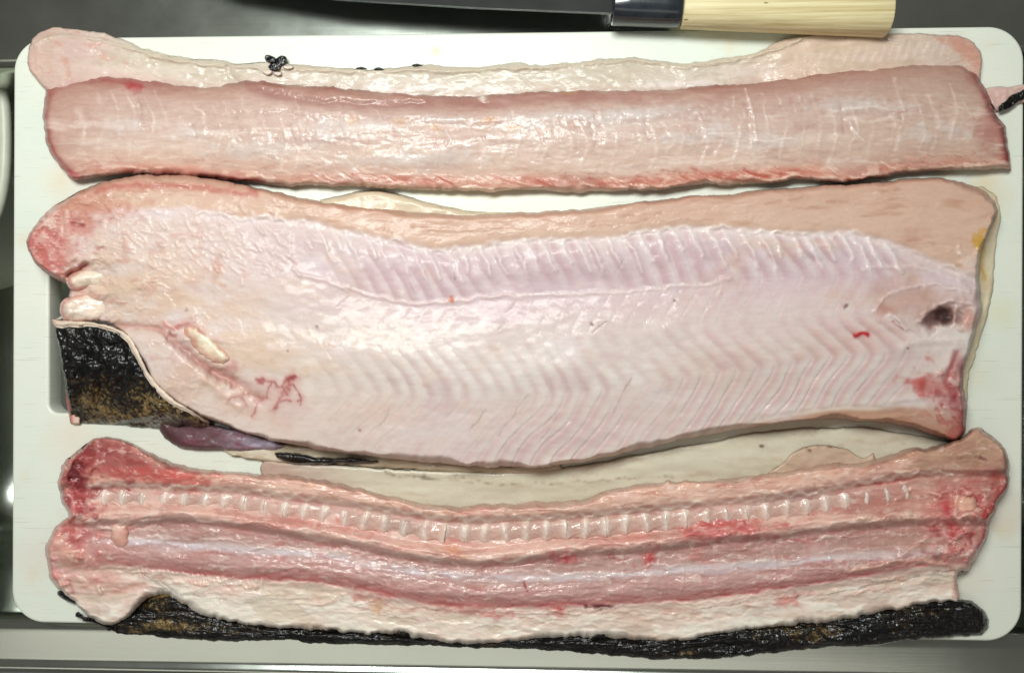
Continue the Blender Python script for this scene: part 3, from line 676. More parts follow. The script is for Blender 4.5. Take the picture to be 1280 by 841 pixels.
s.mix(np.exp(-((t - 0.25) / 0.20)**2) * reg * 0.52, (198, 162, 162))
s.mix(np.exp(-((t - 0.80) / 0.18)**2) * reg * 0.50, (240, 230, 226))
s.mix(np.exp(-((t - 0.93) / 0.035)**2) * reg * sstep(ap - 10, ap + 30, y) * 0.40 * np.clip(.4 + fbm(x, y, 30, 30, 68), 0, 1), (150, 120, 122))
seg = np.sin(np.pi * t)**0.6
# right, upper side of the lateral line: pinkish ribs
s.mix(seg * reg * sstep(820, 930, x) * sstep(ax_ - 14, ax_ + 18, y) * sstep(ap + 8, ap - 10, y) * 0.45, (220, 176, 168))
s.h[:] = 0.0
f = np.clip((y - yt) / np.maximum(yb - yt, 20), 0, 1)
H0 = 0.0205 + 0.003 * np.sin(np.pi * f)
H0 -= 0.0022 * np.exp(-((y - cm) / 30)**2) * sstep(340, 450, x)
H0 -= 0.0022 * np.exp(-((y - mb - 2) / 7)**2) * sstep(230, 400, x)
H0 += 0.0024 * np.exp(-((y - (ap - 40)) / 40)**2)
H0 += 0.0042 * sstep(300, 90, x) * sstep(420, 330, y)
H0 += seg * np.minimum(reg, 1) * 0.00085
H0 += 0.0008 * fbm(x, y, 80, 44, 69) + 0.00007 * fbm(x, y, 12, 9, 70)
H0 += 0.0007 * np.clip(fbm(x, y, 16, 9, 71), -.2, 1) * sstep(330, 120, x) * sstep(300, 270, np.abs(y - 300) * 3)
s.h = H0
# membrane edge, lines and cords
px = np.linspace(245, 1212, 90)
s.stroke(np.stack([px, MB(px) + 2.5 * np.sin(px * 0.262) + 1.5 * np.sin(px * .11)], 1), 3.2, (240, 228, 222), 0.85, 0.0009, brk=0.4)
for k in range(38):
    xx = 392 + k * 20.5 + random.uniform(-4, 4)
    if xx > 1110: break
    yy = float(MB(xx)); l = random.uniform(.6, 1.1)
    s.stroke([(xx, yy + 1), (xx + 9 * l, yy + 16 * l), (xx + 20 * l, yy + 42 * l)], 3.4, (242, 230, 230), 0.65, 0.0008, seed=k)
s.stroke('372,344 420,355 470,370 520,380 560,378', 2.2, (240, 220, 216), 0.85, 0.0007); s.stroke('560,378 600,372 680,368 760,365 850,358 912,350', 2.6, (238, 220, 214), 0.8, 0.0007, brk=.3)
s.stroke('700,368 800,364 905,352', 5, (230, 214, 210), 0.4)
for a_ in ('512,356 518,366', '642,380 632,398 622,412', '760,400 740,416', '905,366 893,392', '570,350 562,330 540,318', '780,322 768,340', '474,532 486,512', '585,545 606,512', '623,545 660,494', '676,550 700,516', '768,514 790,470', '436,372 420,384'):
    s.stroke(a_, 1.1, (140, 112, 112), 0.5, -0.0003, wob=.8, brk=.8)
# upper beige band: lengthwise fibres; ragged left part
for k in range(60):
    xx = random.uniform(130, 1150); yy = float(curve(t2)(xx)) + random.uniform(8, 30)
    l = random.uniform(15, 50); sl = float(curve(t2)(xx + 20) - curve(t2)(xx)) / 20
    s.stroke([(xx, yy), (xx + l, yy + sl * l + random.uniform(-3, 3))], random.uniform(1, 2.2), random.choice(((224, 190, 172), (188, 138, 116), (228, 200, 184))), 0.45, random.uniform(-.0003, .0005), seed=k)
for k in range(150):
    xx = random.gauss(290, 80); yy = random.gauss(300, 24)
    if xx < 130 or xx > 470 or yy < float(curve(t2)(xx)) + 14: continue
    a_ = random.uniform(.3, 1.2); l = random.uniform(5, 15)
    s.stroke([(xx, yy), (xx + l * math.cos(a_), yy + l * math.sin(a_))], random.uniform(1.2, 2.4), random.choice(((238, 222, 218), (216, 184, 178), (232, 214, 214))), .4, random.uniform(.0002, .0007), seed=k)
# tan fatty patches on the left
for xx, yy, rx, ry, a_ in ((150, 355, 50, 16, .7), (190, 380, 50, 18, .7), (130, 325, 40, 10, .5), (240, 345, 20, 20, .3), (330, 450, 50, 18, .5), (300, 425, 40, 20, .5), (400, 460, 20, 10, .35), (290, 388, 20, 10, .5), (540, 470, 16, 10, .45), (150, 300, 50, 14, .25)):
    s.blob(xx, yy, rx, ry, (220, 182, 148), a_, 0.0002, seed=int(xx + yy))
s.blob(271, 335, 7, 16, (198, 130, 110), .75); s.blob(305, 345, 4, 6, (214, 160, 144), .6); s.stroke('358,322 370,331', 1.6, (176, 90, 104), .8, -0.0003)
# blooded head end
s.blob(70, 290, 42, 34, (204, 138, 120), .75, rot=-35); s.blob(52, 316, 26, 22, (196, 92, 90), .85); s.blob(100, 278, 22, 12, (186, 84, 76), .7, -0.001, rot=15); s.blob(118, 262, 34, 12, (194, 122, 98), .6)
s.stroke('34,298 38,318 52,338 68,350', 6, (196, 84, 84), .7); s.stroke('90,278 104,283', 2.2, (110, 26, 28), .9, -0.0015, wob=.5); s.blob(67, 294, 3, 3, (130, 50, 56), .8); s.blob(60, 273, 10, 8, (226, 196, 180), .6)
s.stroke('84,346 96,340 106,332', 4, (140, 52, 60), .9, -0.004, wob=.8); s.stroke('58,326 75,330 92,322', 5, (226, 160, 156), .6, 0.001); s.stroke('50,330 66,340', 4, (222, 170, 176), .6, .0008)
for k in range(26):
    xx, yy = random.uniform(45, 140), random.uniform(265, 335); s.blob(xx, yy, random.uniform(2, 5), random.uniform(1.5, 3), random.choice(((226, 180, 168), (180, 80, 78), (236, 206, 196))), .5, random.uniform(-.0004, .0008), seed=k)
s.stroke('120,238 160,232 230,233 320,243', 5, (182, 90, 78), .6)
# crevice by the fin root and the curled flap
s.stroke('106,403 150,406 190,408 215,420', 5, (176, 100, 96), .75, -0.0025); s.stroke('205,402 216,412 226,408 236,402', 3, (186, 62, 64), .8, .0006)
s.stroke('212,414 218,420', 1.8, (110, 22, 26), .9, -0.001, wob=.4); s.stroke('215,425 235,440 262,462 290,478', 7, (150, 78, 74), .85, -0.0045); s.stroke('268,462 300,480 325,498', 7, (188, 116, 112), .7, -0.002)
s.stroke('240,396 254,414 270,424', 5, (222, 164, 154), .7, .0008); s.blob(292, 460, 8, 6, (186, 96, 92), .6); s.blob(232, 470, 30, 26, (212, 168, 152), .7, .001, rot=40); s.stroke('256,474 275,490 300,510', 5, (226, 180, 166), .7, .0012)
s.stroke('300,500 330,520 360,535', 12, (220, 186, 172), .6)
# blood threads
for a_, w in (('322,474 335,478 352,482 364,475 368,470', 2.2), ('364,474 363,486 350,490 348,502 346,512', 2.2), ('303,494 315,491 330,494', 2.2), ('330,494 324,503 318,512', 1.8), ('303,496 308,507', 1.4), ('350,500 360,500', 1.6), ('372,502 378,500 378,508', 1.6), ('286,500 300,497', 1.4), ('335,478 330,486 332,494', 1.3), ('364,484 372,490 378,500', 1.3), ('318,512 312,520', 1.1), ('352,483 356,492', 1.3)):
    s.stroke(a_, w * 3.4, (206, 138, 132), .5, 0, wob=2.0, warp=7)
    s.stroke(a_, w * 1.15, (132, 18, 24), .92, .0001, wob=1.0, warp=7, brk=.2)
s.blob(366, 472, 4, 4, (130, 16, 24), .9); s.blob(325, 477, 4, 3, (150, 24, 32), .9); s.blob(345, 492, 30, 18, (206, 160, 158), .4)
s.blob(564, 374, 3, 2.5, (190, 70, 40), .9); s.stroke('1068,418 1076,417 1084,418', 3, (186, 16, 22), .95, .0005, wob=.6)
for xx, yy in ((233, 388), (360, 438), (396, 408), (843, 376), (1135, 435), (450, 538), (1058, 382), (740, 405)): s.blob(xx, yy, 2.2, 2, (104, 72, 70), .8)
# pocket and dark opening at the tail end
s.blob(1160, 376, 58, 22, (190, 150, 132), .85, -.001, rot=3, rag=.25); s.stroke('1096,388 1106,372 1130,360 1170,356 1210,364', 3, (230, 212, 206), .7, .001); s.blob(1108, 386, 10, 10, (192, 140, 126), .7)
s.stroke('1150,400 1165,386 1190,376 1212,378', 4, (224, 200, 192), .8, .0016); s.stroke('1112,394 1124,398 1134,410', 3, (226, 208, 200), .8, .0012); s.stroke('1118,402 1130,410', 2, (164, 96, 92), .7)
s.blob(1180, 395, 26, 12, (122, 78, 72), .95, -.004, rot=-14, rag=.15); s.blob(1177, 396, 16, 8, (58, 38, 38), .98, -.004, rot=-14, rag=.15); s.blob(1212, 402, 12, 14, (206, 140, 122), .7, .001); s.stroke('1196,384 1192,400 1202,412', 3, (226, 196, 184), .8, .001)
s.stroke('1130,432 1170,425 1196,430 1186,455', 6, (226, 210, 206), .5, .0008); s.stroke('1100,505 1150,498 1185,490', 5, (222, 206, 200), .5, .0005)
s.blob(1170, 484, 24, 14, (186, 96, 92), .6); s.blob(1150, 478, 9, 9, (188, 70, 66), .75, .0005); s.stroke('1196,440 1188,462 1182,480 1196,495', 4, (176, 86, 84), .7, -.001); s.stroke('1205,460 1208,500 1207,545', 12, (120, 46, 48), .75); s.blob(1196, 505, 16, 12, (172, 96, 104), .6)
for k in range(18): s.blob(random.uniform(1160, 1205), random.uniform(465, 520), random.uniform(3, 6), random.uniform(2, 4), random.choice(((214, 160, 158), (150, 60, 62), (226, 190, 184))), .55, random.uniform(-.0006, .001), seed=k)
s.blob(1224, 303, 7, 12, (204, 156, 56), .8); s.blob(1216, 338, 12, 14, (232, 216, 208), .6, .001); s.stroke('1140,318 1180,334 1216,342', 8, (226, 206, 200), .5); s.blob(1140, 300, 20, 12, (204, 160, 142), .5)
s.stroke('1050,290 1075,282 1100,292', 4, (222, 184, 168), .6); s.stroke('960,322 1000,318', 3, (214, 176, 170), .5)
s.stroke('1080,335 1150,335 1200,350', 3, (232, 216, 214), .5, .0006)
# curled rim of the flap over the dark skin: pale cut thickness
inn = sstep(mb, mb + 12, y)
for xx, yy, rx, ry, cc, aa in ((470, 420, 60, 24, (236, 222, 208), .5), (620, 450, 90, 26, (236, 226, 220), .5), (760, 440, 60, 20, (232, 220, 214), .4), (500, 335, 60, 20, (216, 186, 196), .4), (700, 340, 90, 18, (206, 180, 186), .4), (560, 520, 80, 24, (222, 198, 188), .4), (900, 470, 80, 24, (220, 196, 184), .4), (180, 340, 70, 30, (220, 186, 158), .4), (210, 290, 60, 20, (226, 200, 190), .4)): s.blob(xx, yy, rx, ry, cc, aa, seed=int(xx))
s.mix(sstep(620, 300, x) * .35 * inn, (226, 206, 192))
s.flecks(80, 36, .2, (230, 218, 222), .4, inn, 0, 220, w=.7); s.flecks(70, 32, .25, (206, 176, 182), .35, inn * sstep(330, 420, x), 0, 221, w=.7); s.flecks(60, 34, .35, (220, 190, 170), .4, inn, 0, 222, w=.7)
s.flecks(46, 9, .25, (182, 130, 104), .35, sstep(mb - 2, mb - 10, y), -.0001, 223, w=.7); s.flecks(40, 8, -.05, (222, 192, 172), .4, sstep(mb - 2, mb - 10, y), .0003, 224, ridge=True, w=.10)
s.flecks(26, 16, -.05, (236, 222, 216), .5, sstep(360, 200, x) * inn, .0005, 225, ridge=True, w=.13); s.flecks(22, 14, .3, (206, 152, 136), .45, sstep(330, 120, x), 0, 226)
s.flecks(30, 8, .1, (206, 164, 140), .5, sstep(lb + 4, lb + 14, y) * sstep(700, 800, x), .0004, 227); s.flecks(14, 12, .2, (172, 80, 78), .5, sstep(1130, 1190, x) * sstep(440, 480, y), -.0004, 228)
s.flecks(16, 12, .1, (186, 78, 74), .5, sstep(120, 50, x) * sstep(255, 280, y), -.0005, 229); s.flecks(14, 9, .35, (236, 196, 184), .6, sstep(150, 60, x), .0006, 230)
s.stroke('66,402 100,404 140,411 161,425 174,450 189,476 214,502 240,517 268,529', 5, (226, 206, 190), .9)
s.blob(110, 347, 34, 15, None, 0, -.004, rot=-14, rag=.1); s.blob(104, 385, 34, 18, None, 0, -.004, rag=.1); s.blob(258, 434, 32, 12, None, 0, -.003, rot=38, rag=.1)
wflap = sstep(330, 200, x) * sstep(410, 425, y)
s.h += 0.004 * wflap
s.build('flesh', MEMB, mid_piece, r=8, base=0.001, gain=.965)

# pale fin roots at the head end, and the white cartilage in the crevice
def lump(name, mat, parent, cx, cy, rx, ry, rot, hgt, base, col, seed, rag=.8, step=1.0):
    ca, sa = math.cos(math.radians(rot)), math.sin(math.radians(rot))
    def q(t0, t1):
        o = []
        for k in range(7):
            t = math.radians(t0 + (t1 - t0) * k / 6); c, d = math.cos(t), math.sin(t)
            c = math.copysign(abs(c)**.75, c) * rx; d = math.copysign(abs(d)**.75, d) * ry
            o.append((cx + c * ca - d * sa, cy + c * sa + d * ca))
        return o
    s = Sheet(q(-135, -45), q(-45, 45), q(135, 45), q(-135, -225), step=step, rag=rag, seed=seed)
    s.c[:] = col; s.mix(np.clip(fbm(s.x, s.y, 12, 10, seed), 0, 1) * .35, np.array(col) * .9); s.h = hgt * (1 + .16 * fbm(s.x, s.y, 26, 18, seed + 3))
    s.mix(1 - sstep(0, 7, s.d + 3 * fbm(s.x, s.y, 9, 9, seed + 6)), (214, 160, 142)); s.flecks(22, 12, .4, (222, 182, 164), .35, 1, 0, seed + 7)
    return s, (lambda: s.build(name, mat, parent, r=min(rx, ry) * .95, base=base))
s, go = lump('fin_root', BONE, mid_piece, 116, 347, 34, 15, -14, .0085, .0192, (238, 224, 204), 81, rag=1.5)
s.h *= np.clip(1.25 - ((s.x - 84) / 66) * .9, .2, 1.2); s.stroke('84,350 92,358 104,364', 4, (216, 150, 140), .6); s.stroke('138,335 146,348 140,362', 6, (216, 170, 146), .7); go()
s, go = lump('fin_root', BONE, mid_piece, 108, 385, 34, 19, -6, .0085, .0190, (238, 220, 204), 83, rag=1.5)
s.h *= np.clip(1.25 - (s.x - 76) / 66 * .9, .2, 1.2); s.stroke('78,372 76,388 82,400', 5, (222, 150, 142), .7); s.stroke('134,370 142,385 136,400', 6, (214, 164, 140), .8); go()
s, go = lump('cartilage', BONE, mid_piece, 258, 432, 35, 13, 38, .006, .0232, (242, 232, 208), 85, rag=2.4)
s.stroke('228,412 240,424', 6, (214, 150, 130), .6); s.stroke('236,424 262,444 284,456', 5, (196, 146, 124), .6, -.001); go()

# the fold turned over: wet dark skin facing left and down
s = Sheet('70,408 100,406 140,412 161,426 174,451 189,477 214,503 240,518 268,531', '268,531 262,536', '88,529 110,530 150,531 200,536 235,537 262,536', '70,408 76,440 80,470 84,500 88,529', step=1.1, rag=1.4, seed=91)
x, y = s.x, s.y
s.c[:] = np.array([40, 40, 40]) + np.clip(np.maximum((y - 455) / 40, (x - 185) / 40) + .25 * fbm(x, y, 30, 20, 90), 0, 1)[:, None] * 66
zt = 0.023 * sstep(268, 225, x) ** .6 + .0015
s.z0 = zt * (1 - s.v) ** 0.8
s.h = 0.0065 * np.sin(np.pi * np.clip(s.v, 0, 1)) + 0.0016 * fbm(x, y, 22, 12, 92) + 0.0005 * fbm(x, y, 7, 7, 93) + 0.001 * np.sin(x * .22 + y * .03) * sstep(430, 470, y)
s.build('black_skin', BLACK, mid_piece, r=6, base=0.0004)
s = Sheet('64,398 80,400 106,401 140,407 163,421 176,447 191,473 216,498 241,514 262,525', '262,525 262,532', '70,408 104,406 138,413 159,427 172,452 187,478 212,503 239,518 262,531', '64,398 66,404 70,410', step=1.0, rag=1.3, seed=95)
s.c[:] = (224, 206, 188); s.mix(np.clip(fbm(s.x, s.y, 16, 10, 95), 0, 1) * .5, (196, 168, 150)); s.blob(66, 401, 7, 4, (222, 170, 160), .8)
s.z0 = 0.023 * sstep(268, 225, s.x) ** .6; s.h = np.full(len(s.x), .003) + .0005 * fbm(s.x, s.y, 12, 12, 96)
s.build('skin_cut_edge', SKIN_IN, mid_piece, r=5, base=0.0006)
s = Sheet('82,452 86,448 90,454', '90,454 96,490 100,520 100,530', '89,530 95,531 100,530', '82,452 82,480 84,510 89,530', step=1.0, rag=1.2, seed=97)
s.c[:] = (228, 196, 180); s.mix(sstep(480, 505, s.y) * sstep(94, 86, s.x), (198, 92, 96)); s.z0 = .012 * sstep(530, 450, s.y); s.h = np.full(len(s.x), .004); s.build('skin_cut_edge', SKIN_IN, mid_piece, r=5)
# ------------------------------------------------------------------ bottom piece: the part with the backbone
bot_piece = thing('fish_backbone_piece', 'fish piece with exposed backbone and strip of black skin, at the front of the board', 'fish fillet', 'pieces of fish on the board')
s = Sheet('330,574 420,580 500,586 620,588 700,584 770,572 860,556 950,540 1010,534 1080,534 1140,542 1186,552', '1186,552 1190,566', '330,600 470,625 570,640 700,634 800,612 960,600 1090,582 1190,566', '330,574 326,586 330,600', step=1.5, rag=1.2, seed=103)  # skin flap with added sheet filling the gap; colour stands for the shaded board
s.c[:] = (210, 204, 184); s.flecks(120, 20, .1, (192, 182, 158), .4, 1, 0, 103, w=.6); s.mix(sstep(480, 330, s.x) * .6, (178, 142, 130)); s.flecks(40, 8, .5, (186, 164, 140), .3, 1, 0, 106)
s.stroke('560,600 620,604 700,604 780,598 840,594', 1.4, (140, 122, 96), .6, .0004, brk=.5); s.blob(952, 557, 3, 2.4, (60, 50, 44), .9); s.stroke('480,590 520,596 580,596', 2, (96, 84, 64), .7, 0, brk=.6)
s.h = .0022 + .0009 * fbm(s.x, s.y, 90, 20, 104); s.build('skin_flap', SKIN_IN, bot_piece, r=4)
s = Sheet('960,590 978,578 990,566 1010,557 1035,556 1060,562 1078,572 1092,566', '1092,566 1100,590', '960,600 1030,600 1100,590', '960,590 960,600', step=1.3, rag=.8, seed=101)
s.c[:] = (202, 178, 156); s.mix(np.clip(fbm(s.x, s.y, 20, 10, 3), 0, 1) * .4, (186, 156, 132)); s.h = .0035 + .0008 * fbm(s.x, s.y, 20, 12, 5)
s.blob(1012, 563, 3, 2, (120, 80, 70), .8); s.blob(1036, 557, 4, 2, (120, 80, 70), .7); s.stroke('966,588 980,576 992,564 1012,556 1036,555 1060,560 1078,571', 1.3, (120, 92, 74), .6); s.build('skin_flap', SKIN_IN, bot_piece, r=4, base=.0022)

# black outer skin curling out at the front
s = Sheet('128,780 150,772 166,760 178,748 204,738 232,752 258,768 300,776 350,782 420,786 500,790 540,797 620,800 680,792 750,794 850,797 900,787 950,781 1020,774 1100,761 1150,751 1190,746 1215,750', '1215,750 1230,764 1237,782 1228,793',
          '136,786 160,793 220,797 300,802 350,800 430,806 500,806 560,808 640,810 700,812 780,820 850,824 900,823 980,815 1080,806 1150,797 1200,795 1228,793', '128,780 130,784 136,786', step=1.15, rag=1.8, seed=105)
x, y = s.x, s.y
s.c[:] = 46; s.c += (np.clip(1.8 * fbm(x, y, 60, 16, 106) + .1, 0, 1) * 44)[:, None]; s.c += (np.exp(-((x - 195) / 26)**2) * 40)[:, None]
s.h = 0.0075 + 0.0020 * fbm(x, y, 40, 10, 107) + 0.0003 * fbm(x, y, 14, 8, 108)
s.build('black_skin', BLACK, bot_piece, r=13, base=0.0006)
s = Sheet('72,738 80,738 90,742', '90,742 95,750 93,755', '76,746 84,752 93,755', '72,738 72,742 76,746', step=.9, rag=1, seed=109)
s.c[:] = 40; s.h = .005 + .0006 * fbm(s.x, s.y, 8, 8, 4); s.build('black_skin', BLACK, bot_piece, r=6)

t3 = '100,560 120,549 150,548 190,565 230,582 300,590 360,595 420,604 470,615 530,628 570,632 620,628 680,626 730,622 760,612 800,604 850,601 900,598 960,590 1020,582 1070,578 1100,572 1130,563 1170,555 1200,548 1222,535 1244,548'
b3 = '112,772 135,781 160,770 178,752 205,742 232,756 258,772 300,780 350,786 420,789 500,794 540,801 620,804 680,796 750,798 850,801 900,791 950,785 1020,778 1100,765 1160,753 1198,752'
s = Sheet(t3, '1244,548 1257,565 1260,592 1262,606 1250,628 1238,648 1235,668 1224,692 1212,712 1198,718 1198,752', b3,
          '100,560 82,576 73,600 78,628 85,645 68,660 57,682 60,706 66,730 90,752 112,772', rag=(2.0, 2.6, 2.2, 2.2), seed=111)
x, y = s.x, s.y; yt = curve(t3)(x); yb = curve(b3)(x)
L1 = curve('0,606 105,608 150,605 200,608 250,610 300,612 350,620 400,625 450,632 500,640 550,648 600,650 650,647 700,645 750,642 800,636 850,632 900,628 960,622 1010,616 1060,607 1100,600 1150,592 1280,590')
L2 = curve('0,650 110,650 160,648 210,645 260,648 310,655 370,665 430,675 500,690 550,698 600,702 640,698 700,690 760,686 800,684 850,678 920,670 960,668 1010,660 1070,655 1120,650 1280,650')
L3 = curve('0,670 150,672 250,679 330,685 420,692 500,707 600,719 700,719 800,713 900,706 1000,698 1080,691 1280,680')
L4 = curve('0,700 150,704 200,711 250,717 300,722 360,723 420,729 480,741 540,753 600,757 680,757 760,754 850,749 940,739 1010,729 1080,719 1150,706 1200,703 1280,700')
l1, l2, l3, l4 = L1(x), L2(x), L3(x), L4(x)
s.bands([(yt - 2, (206, 150, 128)), (yt + 7, (228, 182, 160)), (l1 - 6, (234, 192, 172)), (l1 + 2, (218, 174, 162)), (l1 + 16, (218, 184, 172)), (l2 - 14, (228, 184, 168)), (l2 - 2, (234, 190, 174)), (l2 + 5, (182, 138, 130)), (l3 - 6, (194, 154, 146)), (l3 + 2, (214, 198, 198)), (l3 + 10, (200, 162, 156)), (l4 - 12, (204, 158, 152)), (l4 - 2, (206, 140, 134)), (l4 + 5, (234, 204, 190)), (l4 + 16, (246, 232, 218)), (yb - 4, (248, 238, 224))])
s.mix(np.clip(fbm(x, y, 60, 14, 113), 0, 1) * .4 * sstep(l4, l4 - 8, y), (206, 150, 144))
s.mix(np.clip(fbm(x, y, 30, 12, 114) - .1, 0, 1) * .5 * sstep(l4, l4 - 8, y), (222, 180, 172))
s.mix(np.clip(fbm(x, y, 50, 14, 115), 0, 1) * .5 * sstep(l4 + 4, l4 + 16, y), (222, 188, 168))
s.mix(sstep(1010, 1140, x) * .35 * sstep(l4, l4 - 8, y), (196, 142, 124))
s.mix(np.clip(.3 + fbm(x, y, 90, 10, 117), 0, 1) * .5 * np.exp(-((y - l3 - 4) / 7)**2), (206, 194, 200))
# thickness: ridge | spine trough | side muscle | flap
rdg = np.exp(-((y - (yt + l1) / 2) / np.maximum((l1 - yt) * .55, 6))**2)
H = 0.022 + 0.0036 * rdg * sstep(l1 + 4, l1 - 6, y)
H = np.where(y > l1, 0.0222, H)
H -= 0.0046 * sstep(l1 - 5, l1 + 5, y) * sstep(l2 - 6, l2 - 18, y)
H += 0.0018 * np.exp(-((y - l2 + 6) / 8)**2)
H -= 0.0044 * sstep(l2 - 3, l2 + 9, y)
H += 0.0018 * np.exp(-((y - (l3 + l4) / 2 - 2) / 14)**2)
H -= 0.0030 * sstep(l4 - 14, l4 + 12, y)
H -= 0.0020 * sstep(l4 + 4, yb, y)
H += 0.0011 * fbm(x, y, 50, 20, 118) + 0.0004 * fbm(x, y, 30, 12, 122) + 0.00005 * fbm(x, y, 8, 6, 119)
s.h = H
px = np.linspace(104, 1190, 140)
s.stroke(np.stack([px, L1(px) + 1.8 * np.sin(px * .25)], 1), 3.0, (240, 216, 202), .9, .0011, brk=.3)
px = np.linspace(108, 1110, 140)
s.stroke(np.stack([px, L2(px) - 1 + 3.5 * np.sin(px * .052) + 2 * np.sin(px * .13)], 1), 3.2, (236, 206, 192), .85, .0011, brk=.4)
px = np.linspace(150, 1180, 140)
s.stroke(np.stack([px, L4(px)], 1), 2.0, (190, 66, 72), .6, -.0006, brk=.8)
# fibres
for k in range(150):
    xx = random.uniform(150, 1150); q = random.random()
    c0, dy = random.choice(((L2, 14), (L3, 8), (L3, 20), (L4, -10), (L4, 22)))
    yy = float(c0(xx)) + dy + random.uniform(-5, 5); l = random.uniform(12, 45)
    s.stroke([(xx, yy), (xx + l, float(c0(xx + l)) + dy + (yy - float(c0(xx)) - dy))], random.uniform(.9, 1.8), random.choice(((226, 196, 190), (184, 122, 120), (214, 176, 170))), .4, random.uniform(-.0003, .0005), seed=k)
for k in range(44):
    xx = 160 + k * 23 + random.uniform(-5, 5)
    yy = float(L3(xx)); s.stroke([(xx, yy - 12), (xx + 4, yy + 8), (xx, float(L4(xx)) - 6)], 1.5, (222, 188, 182), .32, .0003, brk=.5, seed=k)
    yy = float(L2(xx)); s.stroke([(xx, yy + 4), (xx + 2, yy + 20)], 1.5, (206, 164, 154), .4, .0003, seed=k)
for k in range(26):      # small comb of spine ends above the pale flap
    xx = 172 + k * 6.2 + random.uniform(-1, 1); yy = float(L4(xx)) + 2
    s.stroke([(xx, yy), (xx + 3, yy + 10)], 1.3, (240, 218, 204), .75, .0009, wob=.6, seed=k)
for k in range(70):      # strands pulled off the flap
    xx = random.uniform(120, 1190); yy = float(L4(xx)) + random.uniform(6, 30); l = random.uniform(10, 40)
    s.stroke([(xx, yy), (xx + l, yy + random.uniform(-9, 5))], random.uniform(1, 2.6), random.choice(((236, 222, 204), (214, 170, 154), (240, 226, 212), (200, 172, 148))), .45, random.uniform(-.0006, .0009), seed=k)
for xx, yy, rx, ry in ((590, 762, 22, 6), (560, 756, 16, 5), (695, 762, 8, 6), (480, 746, 14, 5), (985, 748, 12, 7), (450, 745, 10, 5), (620, 768, 18, 4)): s.blob(xx, yy, rx, ry, (206, 108, 104), .6, seed=int(xx))
s.blob(752, 757, 14, 2.6, (84, 24, 28), .9, rag=.6); s.blob(700, 762, 6, 4, (196, 30, 36), .7); s.blob(566, 690, 12, 5, (222, 140, 96), .6); s.blob(472, 757, 6, 5, (226, 160, 110), .7)
for xx, yy in ((617, 738), (657, 735), (655, 728)): s.stroke([(xx, yy - 3), (xx + 2, yy + 4)], 1.5, (150, 60, 60), .8)
# bloody spots along the spine
for xx, yy, rx, ry, a_ in ((705, 695, 14, 6, .7), (705, 695, 6, 3, .8), (812, 698, 8, 10, .6), (812, 696, 3, 5, .9), (915, 660, 30, 8, .75), (905, 652, 20, 5, .6), (890, 668, 26, 8, .6), (940, 665, 12, 7, .6), (800, 668, 20, 8, .4), (865, 662, 14, 8, .5), (360, 655, 40, 9, .5), (430, 660, 20, 9, .4), (632, 655, 4, 6, .7), (683, 652, 6, 8, .5), (870, 690, 12, 8, .5), (780, 676, 40, 6, .35), (700, 670, 40, 5, .3)):
    s.blob(xx, yy, rx, ry, (196, 66, 68) if a_ > .55 else (208, 108, 98), a_ * .8, .0004, seed=int(xx * 3 + yy))
for k in range(30): s.blob(random.uniform(845, 985), random.uniform(645, 674), random.uniform(3, 8), random.uniform(2, 4.5), random.choice(((216, 120, 116), (188, 66, 66), (232, 172, 162), (222, 140, 132))), .6, random.uniform(0, .0014), seed=k)
# head end: raw red mass
s.blob(150, 575, 60, 20, (170, 78, 76), .75, rot=8); s.blob(125, 566, 40, 16, (150, 66, 64), .6); s.blob(175, 585, 60, 10, (150, 58, 56), .55, rot=8); s.blob(200, 595, 60, 8, (208, 88, 80), .7, rot=3); s.blob(228, 598, 24, 9, (214, 96, 90), .65); s.blob(163, 607, 5, 5, (130, 20, 26), .9, -.001); s.blob(150, 590, 24, 7, (190, 84, 80), .6)
s.blob(95, 600, 18, 26, (150, 48, 54), .9, -.001); s.blob(98, 592, 10, 10, (86, 22, 32), .85, -.003); s.blob(98, 625, 15, 20, (168, 56, 60), .85, .0015); s.stroke('84,618 92,626 92,640 86,645', 3.4, (240, 186, 180), .85, .0015); s.stroke('80,590 76,606 82,615', 3, (206, 120, 116), .7, .001)
s.blob(84, 665, 22, 20, (196, 96, 92), .8, .0006); s.blob(98, 672, 14, 14, (178, 66, 66), .75); s.blob(76, 690, 20, 18, (228, 166, 146), .7, .001); s.blob(90, 700, 14, 12, (232, 172, 140), .6, .001); s.blob(70, 705, 12, 16, (240, 200, 194), .6); s.blob(72, 718, 10, 8, (226, 130, 140), .6)
s.blob(110, 700, 28, 30, (218, 156, 146), .5); s.blob(120, 735, 40, 18, (222, 168, 158), .6); s.stroke('84,725 90,738', 2.4, (180, 80, 84), .8); s.stroke('122,733 126,740', 3, (244, 206, 190), .9, .0015, wob=.4); s.stroke('130,740 160,734 180,730', 5, (196, 130, 116), .55, -.0008); s.blob(112, 752, 30, 12, (216, 198, 188), .6)
for k in range(40): s.blob(random.uniform(62, 125), random.uniform(640, 735), random.uniform(2.5, 6), random.uniform(2, 5), random.choice(((240, 204, 190), (206, 104, 100), (230, 160, 150), (244, 220, 206))), .5, random.uniform(0, .0014), seed=k)
for k in range(24): s.blob(random.uniform(75, 118), random.uniform(565, 645), random.uniform(2.5, 6), random.uniform(2, 5), random.choice(((120, 30, 36), (200, 90, 90), (180, 60, 64))), .5, random.uniform(-.0004, .0014), seed=k)
s.stroke('110,650 125,658 140,660 170,652 200,648', 3.5, (238, 204, 192), .8, .0018)
